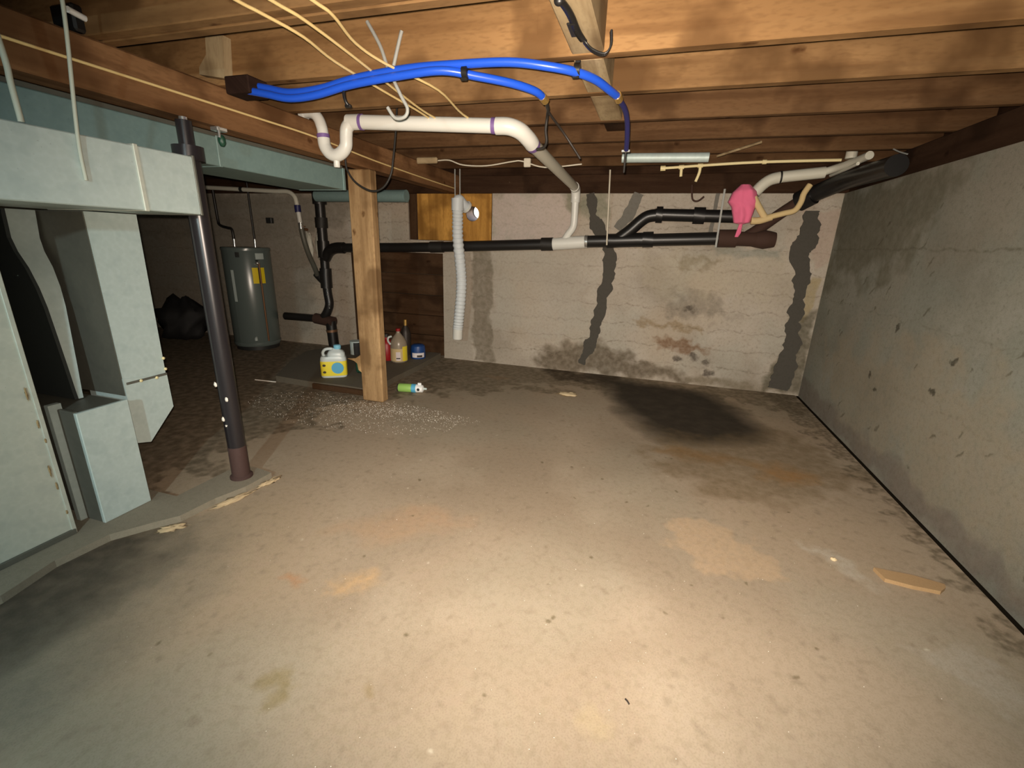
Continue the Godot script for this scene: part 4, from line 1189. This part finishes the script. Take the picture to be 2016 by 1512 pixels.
	sm.set_smooth_group(1)
	for i in path.size() - 1:
		var a: Vector3 = path[i]
		var c2: Vector3 = path[i + 1]
		var d := (c2 - a).normalized()
		var wz := (Vector3(0.012, 0, 0) if absf(d.z) > 0.7 else Vector3(0.003, 0, 0.011))
		var nn := d.cross(wz).normalized() * 0.003
		quad(sm, a + wz + nn, c2 + wz + nn, c2 - wz + nn, a - wz + nn, nn)
		quad(sm, a + wz - nn, c2 + wz - nn, c2 - wz - nn, a - wz - nn, -nn)
		quad(sm, a + wz + nn, c2 + wz + nn, c2 + wz - nn, a + wz - nn, wz)
		quad(sm, a - wz + nn, c2 - wz + nn, c2 - wz - nn, a - wz - nn, -wz)
	var st := thing("black_strap", "black plastic strap curling into a hook from the near joists", "strap", Vector3.ZERO)
	part("band", done(sm), M.black_plastic, st)
	part("tab", box(Vector3(-0.352, 2.104, -1.80), Vector3(0.03, 0.006, 0.10), 0.002), M.black_plastic, st)
	part("screw_head", blob(Vector3(0.016, 0.014, 0.012), 0.0, 1), M.black_plastic, st, Vector3(-0.362, 2.104, -1.60))

# ---------------------------------------------------------------- cables

func cables():
	var r := 0.0058
	one("beam_cable", tube([Vector3(-2.172, 2.012, -1.2), Vector3(-2.172, 2.016, -1.7), Vector3(-2.172, 2.02, -2.26), Vector3(-2.172, 2.02, -2.73), Vector3(-2.172, 1.99, -3.4), Vector3(-2.172, 1.97, -4.4), Vector3(-2.172, 1.965, -4.9)], r, 8, 4), M.cable, "yellow cable stapled along the side of the timber beam", "cable")
	var cs := [
		["left of the three yellow ceiling cables crossing above the blue tubes", [Vector3(-1.36, 2.107, -0.9), Vector3(-1.35, 2.107, -1.36), Vector3(-1.34, 2.107, -1.46), Vector3(-1.33, 2.107, -1.65), Vector3(-1.37, 2.107, -1.88), Vector3(-1.38, 2.107, -2.24), Vector3(-1.38, 2.107, -2.66), Vector3(-1.42, 2.11, -3.1)]],
		["middle of the three yellow ceiling cables crossing above the blue tubes", [Vector3(-1.26, 2.107, -0.9), Vector3(-1.24, 2.107, -1.39), Vector3(-1.23, 2.107, -1.54), Vector3(-1.26, 2.107, -1.86), Vector3(-1.32, 2.107, -2.34), Vector3(-1.35, 2.107, -2.69), Vector3(-1.33, 2.11, -3.1)]],
		["right of the three yellow ceiling cables crossing above the blue tubes", [Vector3(-1.12, 2.107, -0.9), Vector3(-1.11, 2.107, -1.41), Vector3(-1.11, 2.107, -1.53), Vector3(-1.17, 2.107, -1.74), Vector3(-1.17, 2.107, -1.95), Vector3(-1.10, 2.107, -2.30), Vector3(-1.15, 2.107, -2.73), Vector3(-1.12, 2.11, -3.1)]]]
	for c in cs:
		one("ceiling_cable", tube(c[1], r, 8, 5), M.cable, c[0], "cable", Vector3.ZERO, "yellow ceiling cables")
	one("grey_cable", tube([Vector3(-1.306, 2.302, -2.038), Vector3(-1.270, 2.247, -2.038), Vector3(-1.243, 2.199, -2.038), Vector3(-1.221, 2.140, -2.038), Vector3(-1.207, 2.110, -2.038), Vector3(-1.152, 2.010, -2.036), Vector3(-1.124, 1.962, -2.036), Vector3(-1.138, 1.930, -2.036), Vector3(-1.187, 1.927, -2.036), Vector3(-1.223, 1.970, -2.036)], 0.008, 8, 6), M.cable_grey, "grey cable dangling in a hook over the white drain", "cable")
	one("grey_stub", tube([Vector3(-1.140, 2.255, -2.038), Vector3(-1.163, 2.193, -2.038), Vector3(-1.184, 2.128, -2.036)], 0.008, 8, 3), M.cable_grey, "short grey cable stub just above the blue tubes", "cable")
	one("black_cable", tube([Vector3(-2.0, 1.90, -2.78), Vector3(-1.99, 1.83, -2.78), Vector3(-1.93, 1.755, -2.78), Vector3(-1.82, 1.705, -2.78), Vector3(-1.73, 1.725, -2.78), Vector3(-1.67, 1.80, -2.78), Vector3(-1.652, 1.9, -2.79), Vector3(-1.645, 2.05, -2.82), Vector3(-1.64, 2.2, -2.84)], 0.0065, 8, 6), M.black_rubber, "black cable drooping in a loop below the white trap", "cable")
	one("white_wire", tube([Vector3(-2.05, 2.09, -4.05), Vector3(-1.96, 2.10, -4.08), Vector3(-1.85, 2.10, -4.08), Vector3(-1.72, 2.06, -4.08), Vector3(-1.5, 2.05, -4.08), Vector3(-1.26, 2.08, -4.08), Vector3(-1.17, 2.08, -4.08), Vector3(-0.97, 2.03, -4.08), Vector3(-0.66, 2.05, -4.08)], 0.006, 8, 5), M.cable_white, "thin white wire sagging under the far joists behind the white drain", "wire")
	one("wire_bracket", box(Vector3.ZERO, Vector3(0.06, 0.07, 0.03), 0.006), M.cable_white, "small pale bracket holding the sagging white wire", "bracket", Vector3(-1.13, 2.07, -4.09))
	one("wood_scrap", box(Vector3.ZERO, Vector3(0.20, 0.05, 0.03), 0.008), M.whitewood, "pale wood scrap under the far joists at the left end of the white wire", "scrap", Vector3(-2.02, 2.085, -3.98))
	one("lath_strip", tube([Vector3(0.37, 2.085, -4.06), Vector3(0.60, 2.108, -3.72)], 0.009, 6, 1), M.whitewood, "thin light lath strip slanting under the far joists", "lath")
	one("beam_strap", tube([Vector3(-1.99, 2.2, -1.30), Vector3(-2.01, 2.05, -1.30), Vector3(-2.06, 1.80, -1.30), Vector3(-2.07, 1.68, -1.295), Vector3(-2.072, 1.58, -1.295)], 0.0065, 8, 4), M.pale_strap, "pale hanger wire running down the face of the trunk duct", "wire")
	one("duct_strap", tube([Vector3(-2.06, 2.10, -1.12), Vector3(-2.06, 1.92, -1.135), Vector3(-2.062, 1.85, -1.135), Vector3(-2.068, 1.74, -1.14)], 0.009, 8, 4), M.pale_strap, "tan hanger strap at the left edge above the trunk duct", "strap")
	one("corner_string", tube([Vector3(1.50, 2.34, -4.48), Vector3(1.49, 2.18, -4.22), Vector3(1.52, 2.10, -4.08), Vector3(1.55, 2.06, -3.98)], 0.005, 6, 4), M.cable_grey, "frayed grey string hanging by the right wall", "string")
	var j := thing("junction_box", "black junction box with a white bar above the beam at the upper left", "junction box", Vector3(-2.235, 2.165, -1.50))
	part("box_body", box(Vector3.ZERO, Vector3(0.12, 0.09, 0.12), 0.008), M.black_plastic, j)
	part("white_bar", tube([Vector3(0.085, 0.005, 0.09), Vector3(0.055, 0.0, -0.04)], 0.011, 10, 1), M.white_plastic, j)
	var cl := thing("beam_clamp", "chrome pipe clamp with a dark knob under the timber beam", "clamp", Vector3(-2.19, 1.90, -2.02))
	part("plate", box(Vector3(0, 0.012, 0), Vector3(0.05, 0.02, 0.06), 0.004), M.chrome, cl)
	part("pin", straight(Vector3(0.02, 0.02, 0.02), Vector3(0.02, -0.03, 0.02), 0.006, 10), M.chrome, cl)
	part("knob", blob(Vector3(0.018, 0.028, 0.018), 0.2, 3), M.dark_green, cl, Vector3(0.01, -0.04, 0.0))
	# bare bulb behind the photographer
	var l := thing("ceiling_bulb", "cool-white bulb under a white enamel shade on a cord", "lamp", Vector3(-0.60, 1.80, 1.30))
	part("bulb", blob(Vector3(0.045, 0.055, 0.045), 0.0, 1), M.glow, l)
	part("socket", lathe([Vector2(0, 0.05), Vector2(0.03, 0.05), Vector2(0.035, 0.09), Vector2(0.03, 0.13), Vector2(0.008, 0.15), Vector2(0, 0.15)], 20), M.white_plastic, l)
	var sh := begin()
	lt(sh, [Vector2(0.165, 0.0), Vector2(0.15, 0.022), Vector2(0.09, 0.07), Vector2(0.036, 0.10), Vector2(0.03, 0.10), Vector2(0.085, 0.064), Vector2(0.146, 0.017), Vector2(0.162, -0.002), Vector2(0.165, 0.0)], 40)
	part("shade", done(sh), M.white_plastic, l)
	part("cord", straight(Vector3(0, 0.14, 0), Vector3(0, 0.55, 0), 0.005, 8), M.black_rubber, l)
	var o := OmniLight3D.new()
	o.name = "bulb_light"
	o.light_color = Color(0.88, 0.99, 1.0)
	o.light_energy = 4.8
	o.light_size = 0.045
	o.omni_range = 20.0
	o.omni_attenuation = 2.0
	o.shadow_enabled = true
	l.add_child(o)

# ---------------------------------------------------------------- things on the floor

func floor_things():
	var pad := thing("concrete_pad", "low concrete pad in front of the board hatch carrying the jugs", "pad", Vector3.ZERO)
	part("slab", prism([Vector2(-3.52, -3.50), Vector2(-3.1, -3.47), Vector2(-2.7, -3.49), Vector2(-2.38, -3.47), Vector2(-2.42, -3.9), Vector2(-2.41, -4.4), Vector2(-2.44, -5.06), Vector2(-3.75, -5.06), Vector2(-4.0, -4.5), Vector2(-3.8, -4.0)], 1, -0.005, 0.06, 0), M.dark_concrete, pad)
	one("rusty_plank", box(Vector3.ZERO, Vector3(0.62, 0.055, 0.03), 0.006), M.dark_board, "short rust-brown plank lying against the front of the concrete pad", "plank", Vector3(-2.72, 0.029, -3.445))

	detergent_jug(Vector3(-2.985, 0.06, -3.72))
	vinegar_jug(Vector3(-2.70, 0.06, -4.50))

	var b := thing("blue_tub", "small dark blue tub with a white label by the board hatch", "tub", Vector3(-2.585, 0.06, -4.74))
	part("tub_body", lathe([Vector2(0, 0), Vector2(0.085, 0), Vector2(0.088, 0.01), Vector2(0.088, 0.11), Vector2(0.08, 0.15), Vector2(0.06, 0.165), Vector2(0, 0.168)], 24), M.deep_blue, b)
	part("label", cyl_patch(Vector3.ZERO, 0.088, -20, 80, 0.02, 0.075), M.label_white, b)
	part("dark_mark", cyl_patch(Vector3.ZERO, 0.090, 20, 60, 0.025, 0.05), M.smoke_plastic, b)
	var r := thing("red_bottle", "red plastic bottle half hidden behind the wooden post", "bottle", Vector3(-2.87, 0.06, -4.52))
	part("bottle_body", lathe([Vector2(0, 0), Vector2(0.07, 0), Vector2(0.075, 0.01), Vector2(0.075, 0.19), Vector2(0.05, 0.23), Vector2(0.025, 0.245), Vector2(0.025, 0.27), Vector2(0, 0.27)], 22), M.red, r)
	part("cap", lathe([Vector2(0, 0.268), Vector2(0.03, 0.268), Vector2(0.03, 0.305), Vector2(0, 0.31)], 18), M.smoke_plastic, r)
	var br := thing("brown_bottle", "brown glass bottle with gold neck behind the label jug", "bottle", Vector3(-2.80, 0.06, -4.84))
	part("bottle_body", lathe([Vector2(0, 0), Vector2(0.06, 0), Vector2(0.062, 0.26), Vector2(0.045, 0.32), Vector2(0.02, 0.36), Vector2(0.02, 0.42), Vector2(0, 0.42)], 20), M.smoke_plastic, br)
	part("gold_foil", lathe([Vector2(0, 0.36), Vector2(0.022, 0.36), Vector2(0.022, 0.43), Vector2(0, 0.43)], 16), M.brass, br)
	var g := thing("green_crate", "dark green plastic container between the yellow-label jug and the wooden post", "container", Vector3(-2.76, 0.06, -3.95))
	part("container_body", box(Vector3(0, 0.065, 0), Vector3(0.2, 0.13, 0.14), 0.02), M.dark_green, g)
	part("lid", box(Vector3(0, 0.135, 0), Vector3(0.19, 0.015, 0.13), 0.006), M.black_plastic, g)
	var d := thing("paint_can", "dark can with a pale edge behind the yellow-label jug", "can", Vector3(-3.36, 0.06, -4.62))
	part("can_body", lathe([Vector2(0, 0), Vector2(0.07, 0), Vector2(0.07, 0.15), Vector2(0, 0.15)], 22), M.bag, d)
	part("rim", lathe([Vector2(0, 0.148), Vector2(0.074, 0.148), Vector2(0.074, 0.16), Vector2(0, 0.158)], 22), M.sticker, d)
	part("label", cyl_patch(Vector3.ZERO, 0.07, -40, 10, 0.0, 0.148), M.sticker, d)

	spray_bottle()

	one("dark_lump", blob(Vector3(0.34, 0.30, 0.26), 0.7, 12, 1.4, -0.22), M.bag, "dark lumpy bag on the floor left of the water heater", "bag", Vector3(-6.2, 0.22, -4.7))  # dark lump filling a vague dark shape beside the heater

	var q := one("brick_scrap", prism([Vector2(-0.125, -0.03), Vector2(-0.10, 0.04), Vector2(0.0, 0.042), Vector2(0.05, 0.035), Vector2(0.10, 0.03), Vector2(0.13, -0.01), Vector2(0.135, -0.035), Vector2(0.02, -0.045), Vector2(-0.06, -0.035)], 1, 0.0, 0.018, 0), M.brick, "flat tan brick scrap on the floor by the right wall", "brick scrap", Vector3(1.26, 0.0, -2.13))
	q.rotation.y = -0.12
	one("pale_stone", blob(Vector3(0.09, 0.014, 0.05), 0.6, 77, 2.0, -0.002), M.stone, "pale flat stone chip on the floor in front of the back wall", "stone", Vector3(-0.66, 0.002, -4.22))
	one("white_pebble", blob(Vector3(0.014, 0.008, 0.011), 0.4, 78, 2.0, -0.005), M.stone, "small white pebble on the floor near the brick scrap", "pebble", Vector3(0.985, 0.006, -2.196))
	one("dark_twig", tube([Vector3(-0.007, 0, -0.006), Vector3(0.0, 0.001, 0.0), Vector3(0.006, 0, 0.008)], 0.003, 6, 2), M.smoke_plastic, "tiny dark twig on the bright middle of the floor", "twig", Vector3(0.08, 0.003, -1.16))
	one("pale_lath", tube([Vector3(-0.12, 0, 0.0), Vector3(0.12, 0.0, -0.02)], 0.006, 6, 1), M.chip, "thin pale stick on the dark floor right of the steel column", "stick", Vector3(-3.62, 0.006, -3.45))

	crumbs()

func detergent_jug(at: Vector3):
	var t := thing("detergent_jug", "clear jug with yellow label, blue disc and pale blue cap", "jug", at)
	t.rotation_degrees.y = 32.0
	var w := 0.125
	var dp := 0.07
	var outline := func(sc: float) -> Array:
		var o := []
		for k in 28:
			var a := TAU * k / 28
			o.append(Vector2(signf(cos(a)) * pow(absf(cos(a)), 0.45) * w, signf(sin(a)) * pow(absf(sin(a)), 0.45) * dp) * sc)
		return o
	var rings := [[0.94, 0.0], [1.0, 0.012], [1.0, 0.175], [0.97, 0.2], [0.9, 0.215]]
	part("lower_body", loft(outline, rings, Vector3.ZERO), M.jug, t)
	var sh := func(sc: float) -> Array:
		var o := []
		for k in 28:
			var a := TAU * k / 28
			o.append(Vector2(0.03 + signf(cos(a)) * pow(absf(cos(a)), 0.6) * 0.085, signf(sin(a)) * pow(absf(sin(a)), 0.6) * 0.06) * Vector2(sc, sc) + Vector2(0.03 * (1 - sc), 0))
		return o
	part("shoulder", loft(sh, [[1.0, 0.205], [0.98, 0.24], [0.8, 0.265], [0.45, 0.28], [0.4, 0.29]], Vector3.ZERO), M.jug, t)
	part("handle", tube([Vector3(-0.085, 0.205, 0), Vector3(-0.095, 0.245, 0), Vector3(-0.07, 0.278, 0), Vector3(-0.02, 0.285, 0), Vector3(0.02, 0.272, 0)], 0.015, 12, 5), M.jug, t)
	part("cap", lathe([Vector2(0, 0.285), Vector2(0.034, 0.285), Vector2(0.036, 0.30), Vector2(0.034, 0.322), Vector2(0.026, 0.326), Vector2(0, 0.326)], 20), M.cap_blue, t, Vector3(0.045, 0, 0))
	var lb := part("label", loft(outline, [[1.006, 0.02], [1.012, 0.022], [1.012, 0.165], [1.006, 0.168]], Vector3.ZERO), M.label_yellow, t)
	part("blue_disc", prism(ell(0.04, 0.10, 0.058, 0.058, 0, 24), 2, dp * 0.9, dp * 1.012 + 0.002, 0), M.label_blue, lb)
	for y in [0.06, 0.13]:
		part("print_mark", prism(ell(-0.085, y, 0.016, 0.012, 0, 10), 2, dp * 0.8, dp * 1.012 + 0.0015, 0), M.smoke_plastic, lb)

func loft(outline: Callable, rings: Array, c: Vector3) -> ArrayMesh:
	uv_axis = 1
	var s := begin()
	s.set_smooth_group(1)
	for j in rings.size() - 1:
		var a: Array = outline.call(rings[j][0])
		var b: Array = outline.call(rings[j + 1][0])
		var ca := Vector2.ZERO
		for p in a:
			ca += p / a.size()
		for k in a.size():
			var k2 := (k + 1) % a.size()
			var o: Vector2 = (a[k] + a[k2] + b[k] + b[k2]) / 4.0 - ca
			var up: float = 0.3 if rings[j + 1][0] < rings[j][0] else 0.0
			quad(s, c + to3(a[k], 1, rings[j][1]), c + to3(a[k2], 1, rings[j][1]), c + to3(b[k2], 1, rings[j + 1][1]), c + to3(b[k], 1, rings[j + 1][1]), to3(o, 1, up * o.length()))
	s.set_smooth_group(-1)
	for e in [0, rings.size() - 1]:
		var a: Array = outline.call(rings[e][0])
		for k in range(1, a.size() - 1):
			tri(s, c + to3(a[0], 1, rings[e][1]), c + to3(a[k], 1, rings[e][1]), c + to3(a[k + 1], 1, rings[e][1]), Vector3.UP * (1.0 if e > 0 else -1.0))
	return done(s)

func vinegar_jug(at: Vector3):
	var t := thing("label_jug", "smoky gallon jug with a cream and yellow paper label right of the post", "jug", at)
	part("jug_body", lathe([Vector2(0, 0), Vector2(0.085, 0), Vector2(0.095, 0.01), Vector2(0.095, 0.20), Vector2(0.088, 0.24), Vector2(0.06, 0.29), Vector2(0.03, 0.325), Vector2(0.022, 0.34), Vector2(0.022, 0.36), Vector2(0, 0.36)], 26), M.jug_brown, t)
	part("cap", lathe([Vector2(0, 0.355), Vector2(0.026, 0.355), Vector2(0.026, 0.385), Vector2(0, 0.387)], 16), M.red, t)
	part("handle", tube([Vector3(-0.05, 0.30, 0.06), Vector3(-0.075, 0.29, 0.085), Vector3(-0.08, 0.25, 0.09), Vector3(-0.06, 0.21, 0.075)], 0.012, 10, 4), M.jug, t)
	var lb := part("label", cyl_patch(Vector3.ZERO, 0.095, -70, 62, 0.02, 0.165), M.label_cream, t)
	part("yellow_band", cyl_patch(Vector3.ZERO, 0.0955, 55, 105, 0.02, 0.19), M.label_yellow, lb)
	part("white_patch", cyl_patch(Vector3.ZERO, 0.097, 10, 40, 0.03, 0.13), M.label_white, lb)
	part("dark_line", cyl_patch(Vector3.ZERO, 0.0985, 12, 38, 0.05, 0.062), M.smoke_plastic, lb)

func spray_bottle():
	var t := thing("spray_bottle", "green spray bottle with a white cap lying on the floor", "bottle", Vector3(-2.22, 0.044, -3.67))
	var pv := Node3D.new()
	# lies on its side, neck to the right and a little away
	var basis_ := Basis(Vector3.UP, deg_to_rad(12.0)) * Basis(Vector3.BACK, deg_to_rad(-90.0))
	pv.free()
	var bits := [["bottle_body", [Vector2(0, 0), Vector2(0.038, 0), Vector2(0.042, 0.006), Vector2(0.042, 0.115), Vector2(0.04, 0.13)], M.lime], ["blue_band", [Vector2(0.04, 0.128), Vector2(0.043, 0.13), Vector2(0.043, 0.17), Vector2(0.04, 0.172)], M.label_blue], ["white_cap", [Vector2(0.04, 0.17), Vector2(0.04, 0.18), Vector2(0.036, 0.235), Vector2(0.02, 0.245), Vector2(0, 0.246)], M.white_plastic], ["nozzle", [Vector2(0, 0.243), Vector2(0.012, 0.243), Vector2(0.010, 0.275), Vector2(0, 0.276)], M.sticker], ["base_ring", [Vector2(0, -0.012), Vector2(0.036, -0.012), Vector2(0.037, 0.002), Vector2(0, 0.003)], M.smoke_plastic]]
	for b in bits:
		part(b[0], lathe(b[1], 22), b[2], t)
	part("trigger", box(Vector3(-0.045, 0.205, 0), Vector3(0.025, 0.035, 0.012), 0.003), M.white_plastic, t)
	part("logo_disc", lathe([Vector2(0, 0), Vector2(0.014, 0), Vector2(0.014, 0.002), Vector2(0, 0.002)], 16), M.tank_dark, t, Vector3(0, 0.2, 0.0375)).rotation_degrees.x = 90.0
	t.basis = basis_

func crumbs():
	# white crumbs and grit scattered round the foot of the post, and glinting grains on the open floor
	var tetra := begin()
	tetra.set_smooth_group(-1)
	var v := [Vector3(1, 0.2, 0), Vector3(-0.5, 0.1, 0.8), Vector3(-0.5, 0.15, -0.9), Vector3(0.1, 0.9, 0.1)]
	for f in [[0, 1, 3], [1, 2, 3], [2, 0, 3], [0, 2, 1]]:
		tri(tetra, v[f[0]], v[f[1]], v[f[2]], (v[f[0]] + v[f[1]] + v[f[2]]) / 3.0 - Vector3(0.02, 0.33, 0))
	var mesh := done(tetra)
	var spots := []
	for k in 2200:
		var a := rng.randf() * TAU
		var rr := pow(rng.randf(), 0.7)
		var p := Vector2(-2.35 + cos(a) * rr * 1.0, -3.05 + sin(a) * rr * 0.38)
		if rng.randf() < 0.35:
			p = Vector2(-1.95 + cos(a) * rr * 0.75, -3.2 + sin(a) * rr * 0.16)
		if p.y < -3.42 or (absf(p.x + 2.295) < 0.12 and p.y < -3.33):
			continue
		spots.append([p, rng.randf_range(0.001, 0.0042)])
	var mm := MultiMesh.new()
	mm.transform_format = MultiMesh.TRANSFORM_3D
	mm.mesh = mesh
	mm.instance_count = spots.size()
	for i in spots.size():
		var z: float = spots[i][1]
		mm.set_instance_transform(i, Transform3D(Basis(Vector3.UP, rng.randf() * TAU).scaled(Vector3.ONE * z), Vector3(spots[i][0].x, 0.0, spots[i][0].y)))
	var o := MultiMeshInstance3D.new()
	o.name = "white_crumbs"
	o.multimesh = mm
	o.material_override = M.chip
	add_child(o)
	o.set_meta("kind", "stuff")
	o.set_meta("label", "white crumbs scattered on the floor round the foot of the post")
	o.set_meta("category", "crumbs")
	var m2 := MultiMesh.new()
	m2.transform_format = MultiMesh.TRANSFORM_3D
	m2.mesh = mesh
	m2.instance_count = 260
	for i in 260:
		m2.set_instance_transform(i, Transform3D(Basis(Vector3.UP, rng.randf() * TAU).scaled(Vector3.ONE * rng.randf_range(0.0008, 0.0022)), Vector3(rng.randf_range(-1.7, 1.1), 0.0, rng.randf_range(-2.6, -0.6))))
	var o2 := MultiMeshInstance3D.new()
	o2.name = "floor_grit"
	o2.multimesh = m2
	o2.material_override = M.chip
	add_child(o2)
	o2.set_meta("kind", "stuff")
	o2.set_meta("label", "fine pale grit strewn over the open concrete floor")
	o2.set_meta("category", "grit")
